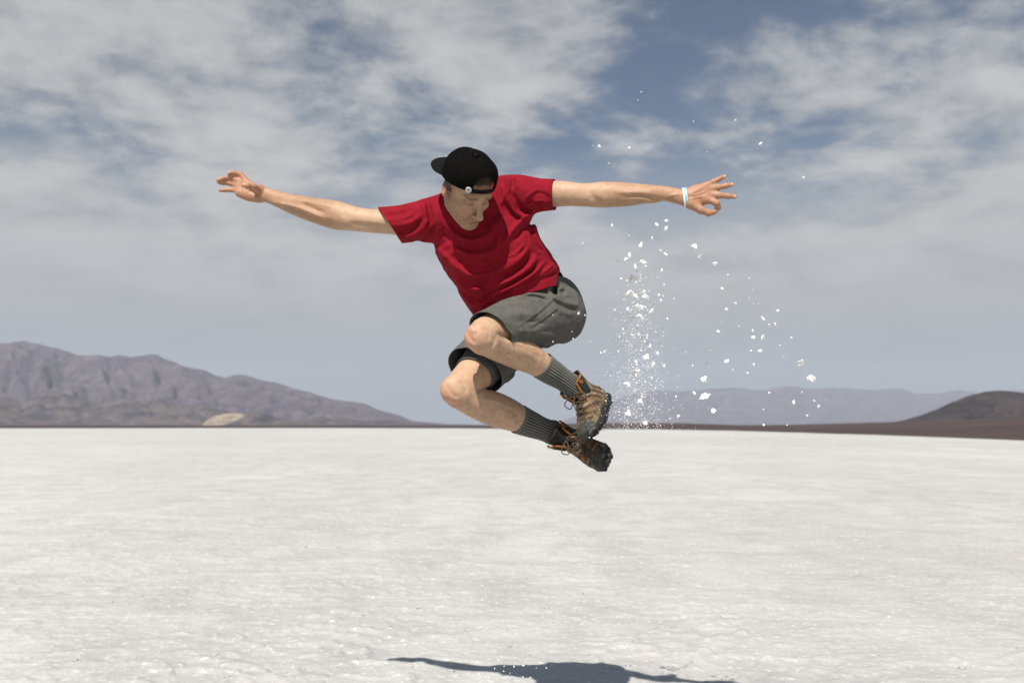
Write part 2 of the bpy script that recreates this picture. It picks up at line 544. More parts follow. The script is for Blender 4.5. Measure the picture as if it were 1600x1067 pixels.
class Sweep:
    """tube with elliptical section along a smooth path; stations (point, half width, half thickness)"""
    def __init__(s, pts, wid, thk, n=None, V=(0, 1, 0)):
        n = n or (len(pts) - 1) * 4 + 1
        A = catmull(np.concatenate([np.asarray(pts, float), np.asarray(wid, float)[:, None], np.asarray(thk, float)[:, None]], 1), n)
        s.p, s.w, s.t = A[:, :3], A[:, 3], A[:, 4]
        s.c = (s.p.max(0) + s.p.min(0)) / 2
        s.r = np.linalg.norm(s.p - s.c, axis=1).max() + max(s.w.max(), s.t.max())
        s.V = np.asarray(V, float)
        s.m = max(s.w.max(), s.t.max())

    def frames(s):
        if not hasattr(s, '_f'):
            T = unit(np.gradient(s.p, axis=0))
            N = unit(np.cross(T, s.V))
            s._f = (T, N, np.cross(T, N))
        return s._f

    def axis_dist(s, c):
        A, AB = s.p[:-1], s.p[1:] - s.p[:-1]
        q = c[:, None] - A[None]
        t0 = np.clip((q * AB[None]).sum(-1) / (AB * AB).sum(-1), 0, 1)
        return np.linalg.norm(q - t0[..., None] * AB[None], axis=-1)

    def __call__(s, p):
        return s.blocks(p[None], p.mean(0)[None], 1e9)[0]

    def blocks(s, p, cen, R_):
        A, AB = s.p[:-1], s.p[1:] - s.p[:-1]
        L2 = (AB * AB).sum(-1)
        best = np.full(p.shape[:2], 1e9)
        bi = np.zeros(p.shape[:2], int)
        bt = np.zeros(p.shape[:2])
        d0 = s.axis_dist(cen)
        use = d0 <= d0.min(1, keepdims=True) + 2 * R_
        for i in range(len(A)):
            w_ = np.nonzero(use[:, i])[0]
            if not len(w_):
                continue
            q = p[w_] - A[i]
            t = np.clip(q @ AB[i] / L2[i], 0, 1)
            q = q - t[..., None] * AB[i]
            d = np.einsum('...j,...j->...', q, q)
            b0 = best[w_]
            m = d < b0
            best[w_] = np.where(m, d, b0)
            bi[w_] = np.where(m, i, bi[w_])
            bt[w_] = np.where(m, t, bt[w_])
        T, N, B = s.frames()
        sh = bi.shape
        p, bi, bt = p.reshape(-1, 3), bi.ravel(), bt.ravel()
        t1 = bt[:, None]
        c = s.p[bi] * (1 - t1) + s.p[bi + 1] * t1
        w_ = s.w[bi] * (1 - bt) + s.w[bi + 1] * bt
        k_ = s.t[bi] * (1 - bt) + s.t[bi + 1] * bt
        q = p - c
        u = np.einsum('ij,ij->i', q, N[bi] * (1 - t1) + N[bi + 1] * t1)
        v = np.einsum('ij,ij->i', q, B[bi] * (1 - t1) + B[bi + 1] * t1)
        a = np.einsum('ij,ij->i', q, T[bi] * (1 - t1) + T[bi + 1] * t1)
        m_ = np.minimum(w_, k_)
        a = np.where(((bi == 0) & (bt == 0)) | ((bi == len(s.p) - 2) & (bt == 1)), a, 0)
        k0 = np.sqrt((u / w_) ** 2 + (v / k_) ** 2 + (a / m_) ** 2)
        k1 = np.sqrt((u / w_ ** 2) ** 2 + (v / k_ ** 2) ** 2 + (a / m_ ** 2) ** 2) + 1e-9
        return (k0 * (k0 - 1) / k1).reshape(sh)


def smin(a, b, k):
    h = np.clip(0.5 + 0.5 * (b - a) / k, 0, 1)
    return b + (a - b) * h - k * h * (1 - h)


def ev(ops, p):
    f = np.full(len(p), 1.0)
    for op, pr, k in ops:
        d = pr(p)
        if op == 'u':
            f = smin(f, d, k) if k > 0 else np.minimum(f, d)
        else:
            f = -smin(-f, d, k)
    return f


def sdf_mesh(ops, h, post=None, smooth=2, amp=0.004, B=8, margin=0.03):
    """sparse surface nets: only blocks of cells near the zero level are sampled"""
    cs = np.array([o[1].c for o in ops if o[0] == 'u'])
    rs = np.array([o[1].r for o in ops if o[0] == 'u'])
    lo = (cs - rs[:, None]).min(0) - margin
    hi = (cs + rs[:, None]).max(0) + margin

    def centres(g, n):
        return lo + (g + 0.5) * n * h

    def rad(n):
        return 0.5 * math.sqrt(3) * n * h
    nb = np.ceil((hi - lo) / (4 * B * h)).astype(int)
    g = np.stack(np.meshgrid(*[np.arange(n) for n in nb], indexing='ij'), -1).reshape(-1, 3)
    for lev in (4, 2, 1):
        cen = centres(g, lev * B)
        keep = np.abs(ev_sparse(ops, cen[:, None, :], cen, rad(lev * B) * 2)[:, 0]) < rad(lev * B) * 1.25 + amp
        g = g[keep]
        if lev > 1:
            sub = np.stack(np.meshgrid(*[np.arange(2)] * 3, indexing='ij'), -1).reshape(-1, 3)
            g = (g[:, None, :] * 2 + sub[None]).reshape(-1, 3)
    n1 = B + 2
    loc = np.stack(np.meshgrid(*[np.arange(-1, B + 1)] * 3, indexing='ij'), -1).reshape(-1, 3)
    S = (nb * 4 * B + 8).astype(np.int64)

    def key(ijk):
        return ((ijk[..., 0] + 3) * S[1] + (ijk[..., 1] + 3)) * S[2] + (ijk[..., 2] + 3)
    corner = [(i, j, k) for i in (0, 1) for j in (0, 1) for k in (0, 1)]
    keys, pos, faces = [], [], []
    for s0 in range(0, len(g), 1500):
        gg = g[s0:s0 + 1500]
        pp = lo + ((gg * B)[:, None, :] + loc[None]) * h
        f = ev_sparse(ops, pp, centres(gg, B), rad(B) + 2 * h)
        if post is not None:
            m = np.abs(f) < amp + 2 * h
            fm = f[m]
            f[m] = post(pp[m], fm)
        f = f.reshape(-1, n1, n1, n1)
        neg = (f < 0).reshape(len(f), -1)
        ok = neg.any(1) & ~neg.all(1)
        f, base = f[ok], (gg * B)[ok]
        acc = np.zeros((len(f), B + 1, B + 1, B + 1, 3))
        cnt = np.zeros((len(f), B + 1, B + 1, B + 1))
        val = {c: f[:, c[0]:c[0] + B + 1, c[1]:c[1] + B + 1, c[2]:c[2] + B + 1] for c in corner}
        for c in corner:
            for ax in range(3):
                if c[ax] == 0:
                    d = list(c)
                    d[ax] = 1
                    a_, b_ = val[c], val[tuple(d)]
                    m = (a_ < 0) != (b_ < 0)
                    t = np.where(m, a_ / np.where(m, a_ - b_, 1), 0)
                    for x in range(3):
                        if x == ax:
                            acc[..., x] += t
                        elif c[x]:
                            acc[..., x] += m
                    cnt += m
        on = cnt > 0
        idx = np.argwhere(on)
        ijk = idx[:, 1:] - 1 + base[idx[:, 0]]
        pos.append(lo + (ijk + acc[on] / cnt[on][:, None]) * h)
        keys.append(key(ijk))
        core = f[:, 1:B + 1, 1:B + 1, 1:B + 1]
        for ax in range(3):
            nx = [slice(None)] + [slice(1, B + 1)] * 3
            nx[ax + 1] = slice(2, B + 2)
            m = (core < 0) != (f[tuple(nx)] < 0)
            ii = np.argwhere(m)
            out = core[m] < 0
            e1, e2 = np.zeros(3, int), np.zeros(3, int)
            e1[(ax + 1) % 3] = 1
            e2[(ax + 2) % 3] = 1
            cc = ii[:, 1:] + base[ii[:, 0]]
            q = np.stack([key(cc - e1 - e2), key(cc - e2), key(cc), key(cc - e1)], -1)
            q[~out] = q[~out][:, ::-1]
            faces.append(q)
    keys, pos, faces = np.concatenate(keys), np.concatenate(pos), np.concatenate(faces)
    uk, first = np.unique(keys, return_index=True)
    V = pos[first]
    fi = np.clip(np.searchsorted(uk, faces), 0, len(uk) - 1)
    Fq = fi[(uk[fi] == faces).all(1)]
    used = np.unique(Fq)
    rm = np.full(len(V), -1)
    rm[used] = np.arange(len(used))
    V, Fq = V[used], rm[Fq]
    return taubin(V, Fq, smooth), Fq


def ev_sparse(ops, pp, cen, R_):
    """pp: (blocks, points, 3); every shape is evaluated only in the blocks it can reach"""
    f = np.full(pp.shape[:2], 1.0)
    for op, pr, k in ops:
        near = np.nonzero(np.linalg.norm(cen - pr.c, axis=1) < pr.r + R_ + k + 0.012)[0]
        if not len(near):
            continue
        if isinstance(pr, Sweep):
            near = near[pr.axis_dist(cen[near]).min(1) < pr.m + R_ + k + 0.012]
            if not len(near):
                continue
        p = pp[near]
        if isinstance(pr, Sweep):
            d = pr.blocks(p, cen[near], R_)
        else:
            d = pr(p.reshape(-1, 3)).reshape(p.shape[:2])
        a = f[near]
        if op == 'u':
            f[near] = smin(a, d, k) if k > 0 else np.minimum(a, d)
        else:
            f[near] = -smin(-a, d, k)
    return f


def taubin(V, Fq, it):
    E = np.concatenate([Fq[:, [i, (i + 1) % Fq.shape[1]]] for i in range(Fq.shape[1])])
    n = len(V)
    deg = np.maximum(np.bincount(E[:, 0], minlength=n) + np.bincount(E[:, 1], minlength=n), 1)
    for _ in range(it):
        for lam in (0.55, -0.5):
            s = np.stack([np.bincount(E[:, 0], V[E[:, 1], x], n) + np.bincount(E[:, 1], V[E[:, 0], x], n) for x in range(3)], -1)
            V = V + lam * (s / deg[:, None] - V)
    return V


def clip_mesh(V, F, c):
    """keep the part of the surface where c < 0, cutting the faces cleanly"""
    if F.shape[1] == 4:
        T = np.concatenate([F[:, [0, 1, 2]], F[:, [0, 2, 3]]])
    else:
        T = F
    ins = c[T] < 0
    keep = T[ins.all(1)]
    mixed = T[ins.any(1) & ~ins.all(1)]
    Vn = list(V)
    cache = {}
    add = []

    def cut(a, b):
        kk = (a, b) if a < b else (b, a)
        if kk not in cache:
            t = c[a] / (c[a] - c[b])
            cache[kk] = len(Vn)
            Vn.append(V[a] + t * (V[b] - V[a]))
        return cache[kk]
    for tri in mixed:
        poly = []
        for i in range(3):
            a, b = tri[i], tri[(i + 1) % 3]
            if c[a] < 0:
                poly.append(a)
            if (c[a] < 0) != (c[b] < 0):
                poly.append(cut(a, b))
        for j in range(1, len(poly) - 1):
            add.append((poly[0], poly[j], poly[j + 1]))
    T = np.concatenate([keep, np.array(add, int).reshape(-1, 3)])
    V = np.array(Vn)
    used = np.unique(T)
    rm = np.full(len(V), -1)
    rm[used] = np.arange(len(used))
    return V[used], rm[T]


def solidify(o, th, off=-1.0):
    m = o.modifiers.new('thickness', 'SOLIDIFY')
    m.thickness = th
    m.offset = off
    m.use_even_offset = False
    return m


def poly_dist(x, y, pts):
    """distance to a polyline in the photograph plane and the parameter along it (0..1)"""
    best = np.full(x.shape, 1e9)
    par = np.zeros(x.shape)
    pts = np.asarray(catmull(pts, max(2, (len(pts) - 1) * 4 + 1)), float)
    n = len(pts) - 1
    for i in range(n):
        a, b = pts[i], pts[i + 1]
        ab = b - a
        t = np.clip(((x - a[0]) * ab[0] + (y - a[1]) * ab[1]) / (ab @ ab + 1e-9), 0, 1)
        d = np.hypot(x - a[0] - t * ab[0], y - a[1] - t * ab[1])
        m = d < best
        best[m] = d[m]
        par[m] = (i + t[m]) / n
    return best, par


def folds(p, lines, skip=30.0):
    """sum of tapered ridges (or furrows) along lines; metres of outward displacement"""
    x, y = proj(p)
    out = np.zeros(len(p))
    for pts, amp, wd in lines:
        arr = np.asarray(pts, float)
        lo, hi = arr.min(0) - wd * 3, arr.max(0) + wd * 3
        m = (x > lo[0]) & (x < hi[0]) & (y > lo[1]) & (y < hi[1])
        if not m.any():
            continue
        d, t = poly_dist(x[m], y[m], arr)
        tap = np.clip(np.minimum(t, 1 - t) * 4 + 0.15, 0, 1)
        out[m] += amp * tap * np.exp(-(d / wd) ** 2)
    return out


def mx(px_):
    return px_ / 450.0


def sweep_px(st, V=(0, 1, 0), n=None):
    """stations (x, y, depth offset, half width px, thickness ratio)"""
    pts = [P(s[0], s[1], s[2]) for s in st]
    wid = [mx(s[3]) * (Y0 + s[2]) / Y0 for s in st]
    thk = [w_ * s[4] for w_, s in zip(wid, st)]
    return Sweep(pts, wid, thk, n, V)


# ------------------------------------------------------------------ materials of the jumper
def mat_vcol(name, rough=0.6, spec=0.3, sss=0.0, nscale=60, namt=0.12, bscale=300, bdist=0.0005, bst=0.4):
    m, t, b = mat_new(name, rough, spec)
    col = t.node('ShaderNodeAttribute', attribute_name='Col').outputs[0]
    pos = t.node('ShaderNodeNewGeometry').outputs['Position']
    n1 = t.noise(pos, nscale, 4, 0.6)
    n2 = t.noise(pos, bscale, 3, 0.6)
    f = t.ramp(n1, 0.3, 0.7, 1 - namt, 1 + namt, False)
    c = t.mix(1.0, col, t.node('ShaderNodeCombineColor', {0: f, 1: f, 2: f}).outputs[0], 'MULTIPLY')
    t.l.new(c, b.inputs['Base Color'])
    bump(t, b, t.math('ADD', n2, t.math('MULTIPLY', n1, 1.5)), bst, bdist)
    if sss:
        b.inputs['Subsurface Weight'].default_value = sss
        b.inputs['Subsurface Radius'].default_value = (1.0, 0.35, 0.18)
        b.inputs['Subsurface Scale'].default_value = 0.006
    return m


def mat_cloth(name, c1, c2, nscale=35, weave=900, rough=0.9, heather=0.0, sheen=0.15):
    m, t, b = mat_new(name, rough, 0.15)
    pos = t.node('ShaderNodeNewGeometry').outputs['Position']
    n1 = t.noise(pos, nscale, 4, 0.6)
    n2 = t.noise(pos, weave, 2, 0.7)
    c = t.mix(t.ramp(n1, 0.35, 0.65), c1, c2)
    if heather:
        f = t.ramp(n2, 0.35, 0.65, 1 - heather, 1 + heather)
        c = t.mix(1.0, c, t.node('ShaderNodeCombineColor', {0: f, 1: f, 2: f}).outputs[0], 'MULTIPLY')
    t.l.new(c, b.inputs['Base Color'])
    n3 = t.noise(pos, 90, 4, 0.6)
    bump(t, b, t.math('ADD', n2, t.math('MULTIPLY', n3, 2.5)), 0.5, 0.0012)
    b.inputs['Sheen Weight'].default_value = sheen
    b.inputs['Sheen Roughness'].default_value = 0.5
    return m


def mat_plain(name, col, rough=0.6, spec=0.3, var=0.15, scale=80, metal=0.0):
    m, t, b = mat_new(name, rough, spec)
    pos = t.node('ShaderNodeNewGeometry').outputs['Position']
    n1 = t.noise(pos, scale, 4, 0.6)
    c = t.mix(t.ramp(n1, 0.3, 0.7), tuple(x * (1 - var) for x in col), tuple(min(1, x * (1 + var)) for x in col))
    t.l.new(c, b.inputs['Base Color'])
    b.inputs['Metallic'].default_value = metal
    bump(t, b, t.noise(pos, scale * 6, 3, 0.6), 0.3, 0.0006)
    return m


SKIN = mat_vcol('skin', 0.55, 0.35, 0.15, 45, 0.10, 350, 0.0004, 0.45)
RED = mat_cloth('red_jersey', (0.185, 0.0045, 0.0125), (0.228, 0.0058, 0.0160), 30, 1100, 0.92, 0.12, 0.0)
GREY = mat_cloth('grey_jersey', (0.082, 0.080, 0.072), (0.105, 0.102, 0.091), 40, 700, 0.95, 0.25, 0.0)
LINER = mat_cloth('dark_liner', (0.075, 0.079, 0.079), (0.09, 0.094, 0.092), 40, 700, 0.8, 0.12, 0.1)
BLACKCLOTH = mat_cloth('black_cloth', (0.0030, 0.0030, 0.0030), (0.0048, 0.0048, 0.0045), 60, 800, 0.9, 0.1, 0.0)

# ------------------------------------------------------------------ the jumper
ROOT = P(800, 500, 0.1)
person = empty('person', (0, 0, 0))
tag(person, 'person in red t-shirt, grey shorts and backward black cap leaping with arms spread', 'person')

# head frame: F face direction, U crown, L the head's own left
HF = unit([0.498, -0.487, -0.717])
HU = np.array([0.279, -0.693, 0.665])
HU = unit(HU - (HU @ HF) * HF)
HL = np.cross(HU, HF)             # points to the jumper's left (image right)
HC = P(728.5, 293.5, -0.145)
HROT = np.stack([HL, HF, HU])     # rows


def hd(x, y, z):
    return HC + x * HL + y * HF + z * HU


body = []


def U(pr, k=0.012):
    body.append(('u', pr, k))


def SUB(pr, k=0.006):
    body.append(('s', pr, k))


# torso (under the shirt)
U(sweep_px([(735, 335, 0.03, 42, 0.75), (752, 372, 0.05, 68, 0.66), (785, 420, 0.11, 54, 0.70), (822, 465, 0.17, 47, 0.75), (840, 492, 0.22, 48, 0.75)]), 0.02)
U(Ell(P(842, 492, 0.23), (0.122, 0.108, 0.098)), 0.03)
# neck
U(Cone(P(730, 328, 0.03), hd(0, -0.02, -0.05), 0.062, 0.055), 0.03)
# arms
ARM_L = [(705, 338, 0.01, 30, 0.95), (665, 342, 0.015, 26, 0.95), (625, 347, 0.02, 20.5, 1.0), (590, 346, 0.03, 18.5, 1.0), (562, 343.5, 0.04, 18.8, 0.98), (545, 340.5, 0.045, 20.2, 0.92), (528, 337, 0.05, 22.2, 0.88),
         (508, 332.5, 0.055, 21.3, 0.9), (482, 326.5, 0.065, 18.2, 0.92), (452, 317.5, 0.08, 14.6, 0.9), (430, 309.5, 0.09, 12.0, 0.85), (416, 304.5, 0.095, 11.6, 0.78), (405, 301, 0.10, 13.0, 0.62)]
U(sweep_px(ARM_L), 0.02)
ARM_R = [(785, 316, 0.03, 32, 0.9), (820, 307, 0.01, 27, 0.95), (850, 304, -0.02, 21.5, 1.0), (880, 303, -0.05, 19.6, 1.0), (905, 304.5, -0.07, 18.0, 1.0), (922, 305, -0.09, 18.6, 0.95), (940, 304.5, -0.105, 20.2, 0.9),
         (965, 304.2, -0.12, 19.4, 0.92), (986, 304, -0.13, 17.9, 0.92), (1015, 303, -0.145, 14.2, 0.92), (1042, 303.5, -0.155, 11.8, 0.88), (1066, 308.5, -0.165, 12.6, 0.75), (1078, 311, -0.17, 14.5, 0.62)]
ARM_R = [(a, b, c, d * Y0 / (Y0 + c) ** 1 * (Y0 + c) / Y0, e) for a, b, c, d, e in ARM_R]
U(sweep_px(ARM_R), 0.02)
U(Ell(P(534, 346, 0.075), (0.030, 0.028, 0.026)), 0.02)       # elbow

# the open hand (image left): palm towards the camera, thumb in front
def finger(pts, radii, k=0.005):
    for i in range(len(pts) - 1):
        U(Cone(P(*pts[i]), P(*pts[i + 1]), mx(radii[i]), mx(radii[i + 1])), k if i else 0.010)


hl = 0.10
U(Ell(P(389, 299, hl), (0.052, 0.017, 0.034), np.stack([unit(P(370, 288, hl) - P(415, 305, hl)), [0, 1, 0], unit(np.cross(unit(P(370, 288, hl) - P(415, 305, hl)), [0, 1, 0]))])), 0.012)
U(Cone(P(405, 309, hl - 0.004), P(374, 302, hl - 0.004), mx(8.0), mx(6.0)), 0.014)       # outer heel of the palm
U(Cone(P(404, 297, hl - 0.015), P(386, 288, hl - 0.004), mx(8.0), mx(6.2)), 0.012)       # ball of the thumb
finger([(386, 284, hl), (376.5, 273.5, hl + 0.004), (366, 270.8, hl - 0.006), (358.5, 270.6, hl - 0.018)], [4.9, 4.4, 3.9, 3.3])
finger([(378, 285.5, hl + 0.004), (359, 277, hl - 0.002), (347.5, 279.5, hl - 0.012), (340.5, 282.2, hl - 0.020)], [4.7, 4.2, 3.7, 3.2])
finger([(374, 291, hl + 0.004), (358, 286.5, hl + 0.004), (348.5, 286, hl - 0.004), (342.5, 285.8, hl - 0.010)], [4.5, 4.0, 3.5, 3.0])
finger([(372, 298, hl + 0.002), (360, 297, hl + 0.0), (350.5, 297.2, hl - 0.004), (344.2, 297.8, hl - 0.008)], [4.2, 3.7, 3.4, 2.9])
finger([(404, 296.5, hl - 0.024), (396, 292.4, hl - 0.050), (386.5, 290.6, hl - 0.066), (381.2, 289.6, hl - 0.070)], [6.0, 4.9, 4.7, 4.0])

# the other hand (image right): back of the hand, thumb and forefinger closed to a ring
hr = -0.175
ax = unit(P(1103, 302, hr) - P(1074, 311, hr))
U(Ell(P(1089, 306, hr), (0.047, 0.016, 0.037), np.stack([ax, [0, 1, 0], unit(np.cross(ax, [0, 1, 0]))])), 0.012)
U(Cone(P(1078, 305, hr), P(1103, 292, hr), mx(7.0), mx(5.4)), 0.012)
U(Cone(P(1078, 316, hr), P(1103, 312, hr), mx(7.5), mx(6.0)), 0.012)
finger([(1102, 290.5, hr), (1114.5, 284.5, hr - 0.010), (1125, 279.2, hr - 0.012), (1131.8, 276, hr - 0.010)], [4.6, 4.0, 3.6, 3.0])
finger([(1103, 297, hr - 0.002), (1121.5, 293.2, hr - 0.014), (1134.5, 290.5, hr - 0.014), (1143.8, 288.6, hr - 0.010)], [4.9, 4.4, 3.9, 3.3])
finger([(1104, 303.5, hr - 0.004), (1123.5, 305.5, hr - 0.016), (1138, 306.8, hr - 0.016), (1147.8, 307.6, hr - 0.012)], [5.1, 4.6, 4.1, 3.5])
finger([(1104, 311, hr - 0.004), (1120, 318, hr - 0.020), (1122.3, 324.5, hr - 0.012), (1118.0, 329.4, hr - 0.002)], [5.1, 4.5, 4.0, 3.4])
finger([(1080, 319, hr - 0.004), (1095, 328.5, hr - 0.012), (1107.5, 333.2, hr - 0.012), (1116.2, 331.4, hr - 0.010)], [7.4, 5.6, 4.9, 4.0])
for kx, ky in ((1103, 290.5), (1103.5, 298.5), (1105, 305), (1105, 311)):
    U(Ell(P(kx, ky, hr - 0.006), (0.010, 0.010, 0.009)), 0.007)

# legs
LK = P(755, 527, -0.12)
THIGH_L = [(866, 492, 0.20, 42, 0.95), (832, 498, 0.12, 41, 0.95), (792, 510, 0.0, 33, 0.95), (760, 522, -0.095, 27.5, 1.0), (752, 527, -0.115, 25.5, 1.0)]
SHANK_L = [(753, 527, -0.118, 25.0, 1.0), (776, 539, -0.075, 24.0, 0.98), (802, 548, -0.03, 25.6, 1.0), (828, 560, 0.01, 23.4, 1.0), (852, 575, 0.04, 18.6, 1.0), (876, 591, 0.075, 14.2, 1.0), (898, 606, 0.095, 13.5, 1.0)]
THIGH_R = [(812, 505, 0.30, 40, 0.95), (782, 540, 0.21, 38, 0.95), (748, 578, 0.10, 31, 0.95), (724, 603, 0.03, 27.8, 1.0), (716, 610, 0.01, 26, 1.0)]
SHANK_R = [(716, 610, 0.008, 25.5, 1.0), (742, 627, 0.045, 24.5, 0.98), (770, 638, 0.085, 26.2, 1.0), (796, 648, 0.12, 24.2, 1.0), (818, 658, 0.15, 19, 1.0), (843, 668, 0.18, 14.5, 1.0), (868, 678, 0.205, 13.5, 1.0)]
for st in (THIGH_L, SHANK_L, THIGH_R, SHANK_R):
    U(sweep_px(st), 0.014)
U(Ell(P(744, 526, -0.155), (0.034, 0.026, 0.040)), 0.022)
U(Ell(P(706, 606, -0.022), (0.034, 0.026, 0.040)), 0.022)
U(Ell(P(765, 537, -0.135), (0.020, 0.016, 0.020)), 0.022)

# head
U(Ell(hd(0, -0.001, 0.035), (0.076, 0.087, 0.088), HROT), 0.02)
U(Ell(hd(0, 0.036, -0.042), (0.051, 0.056, 0.066), HROT), 0.03)
for s in (-1, 1):
    U(Cone(hd(s * 0.046, 0.004, -0.058), hd(s * 0.018, 0.070, -0.095), 0.018, 0.015), 0.022)
    U(Ell(hd(s * 0.043, 0.058, -0.028), (0.018, 0.018, 0.014), HROT), 0.020)
U(Ell(hd(0, 0.078, -0.096), (0.019, 0.016, 0.016), HROT), 0.016)
U(Cone(hd(-0.033, 0.083, 0.019), hd(0.033, 0.083, 0.019), 0.0125, 0.0125), 0.014)
for s in (-1, 1):
    SUB(Ell(hd(s * 0.031, 0.100, -0.004), (0.018, 0.017, 0.0125), HROT), 0.009)
    U(Ell(hd(s * 0.031, 0.072, -0.005), (0.0140, 0.0130, 0.0110), HROT), 0.003)
U(Cone(hd(0, 0.084, 0.008), hd(0, 0.114, -0.036), 0.0088, 0.0105), 0.010)
U(Ell(hd(0, 0.117, -0.041), (0.0110, 0.0110, 0.0095), HROT), 0.006)
for s in (-1, 1):
    U(Ell(hd(s * 0.0135, 0.103, -0.045), (0.008, 0.010, 0.007), HROT), 0.005)
    SUB(Ell(hd(s * 0.0065, 0.108, -0.0535), (0.004, 0.005, 0.003), HROT), 0.002)
U(Ell(hd(0, 0.083, -0.066), (0.026, 0.014, 0.018), HROT), 0.012)
U(Cone(hd(-0.016, 0.091, -0.068), hd(0.016, 0.091, -0.068), 0.0055, 0.0055), 0.006)
U(Cone(hd(-0.013, 0.091, -0.078), hd(0.013, 0.091, -0.078), 0.006, 0.006), 0.006)
SUB(Cone(hd(-0.020, 0.097, -0.073), hd(0.020, 0.097, -0.073), 0.0022, 0.0022), 0.003)
for s in (-1, 1):
    er = np.stack([unit(HL * 1.0 - s * HF * 0.35), unit(HF + s * HL * 0.35), HU])
    U(Ell(hd(s * 0.073, -0.012, -0.004), (0.010, 0.020, 0.032), er), 0.006)
    SUB(Ell(hd(s * 0.084, -0.006, -0.004), (0.007, 0.011, 0.018), er), 0.005)

SKIN_LINES = [
    ([(440, 322), (470, 330), (500, 343), (524, 349)], -0.0028, 3.2), ([(425, 316), (455, 322), (488, 335), (515, 346)], 0.0030, 3.0),
    ([(470, 318), (490, 326), (512, 334)], -0.0026, 3.5), ([(455, 310), (490, 316), (520, 322)], 0.0018, 4.0),
    ([(533, 322), (538, 333), (536, 340)], -0.0010, 5.0), ([(545, 349), (575, 352), (608, 356)], -0.0022, 4.0),
    ([(922, 305), (930, 311), (942, 320)], -0.0022, 5.0), ([(925, 296), (923, 306)], -0.0010, 5.0), ([(975, 308), (1000, 306), (1025, 311), (1042, 316)], -0.0022, 3.0),
    ([(960, 300), (990, 301), (1018, 302)], 0.0020, 4.0), ([(1000, 311), (1020, 316), (1040, 312)], 0.0016, 3.0), ([(1042, 308), (1052, 305), (1062, 304)], 0.0014, 2.0),
    ([(1072, 304), (1085, 300), (1099, 292)], 0.0012, 1.2), ([(1073, 307), (1090, 304), (1102, 299)], 0.0014, 1.2), ([(1074, 311), (1092, 308), (1103, 306)], 0.0014, 1.2),
    ([(1090, 303), (1095, 308), (1099, 312)], 0.0010, 1.0), ([(1074, 303.5), (1088, 303.6)], 0.0008, 0.9),
    ([(790, 530), (815, 541), (845, 560)], 0.0025, 5.0), ([(780, 545), (815, 560), (840, 571)], -0.0020, 5.0), ([(774, 520), (790, 527), (806, 529)], -0.004, 4.0),
    ([(728, 515), (735, 528), (745, 538)], -0.0018, 3.0), ([(735, 512), (744, 520)], 0.0020, 4.0), ([(765, 545), (772, 535), (770, 525)], -0.0022, 4.0),
    ([(748, 620), (775, 628), (805, 643)], 0.0025, 5.0), ([(735, 640), (765, 653), (795, 660)], -0.0020, 5.0), ([(697, 600), (706, 614), (716, 622)], -0.0018, 3.0),
    ([(742, 610), (755, 607), (766, 607)], -0.0030, 3.0),
    ([(731, 541), (742, 548), (757, 547)], -0.0022, 3.2), ([(724, 518), (731, 509), (744, 503)], -0.0016, 3.0), ([(693, 622), (704, 631), (719, 632)], -0.0022, 3.2), ([(688, 602), (694, 592), (706, 585)], -0.0016, 3.0),
    ([(752, 512), (762, 520), (764, 532)], -0.0018, 3.0), ([(716, 594), (726, 602), (728, 615)], -0.0018, 3.0), ([(800, 536), (826, 548), (850, 564)], -0.0016, 3.0), ([(764, 628), (790, 636), (808, 648)], -0.0016, 3.0),
    ([(404, 306), (396, 301), (388, 296)], -0.0022, 2.0), ([(384, 290), (378, 295), (376, 302)], -0.0010, 1.5),
]


def skin_post(p, f):
    return f - 2.0 * folds(p, SKIN_LINES)


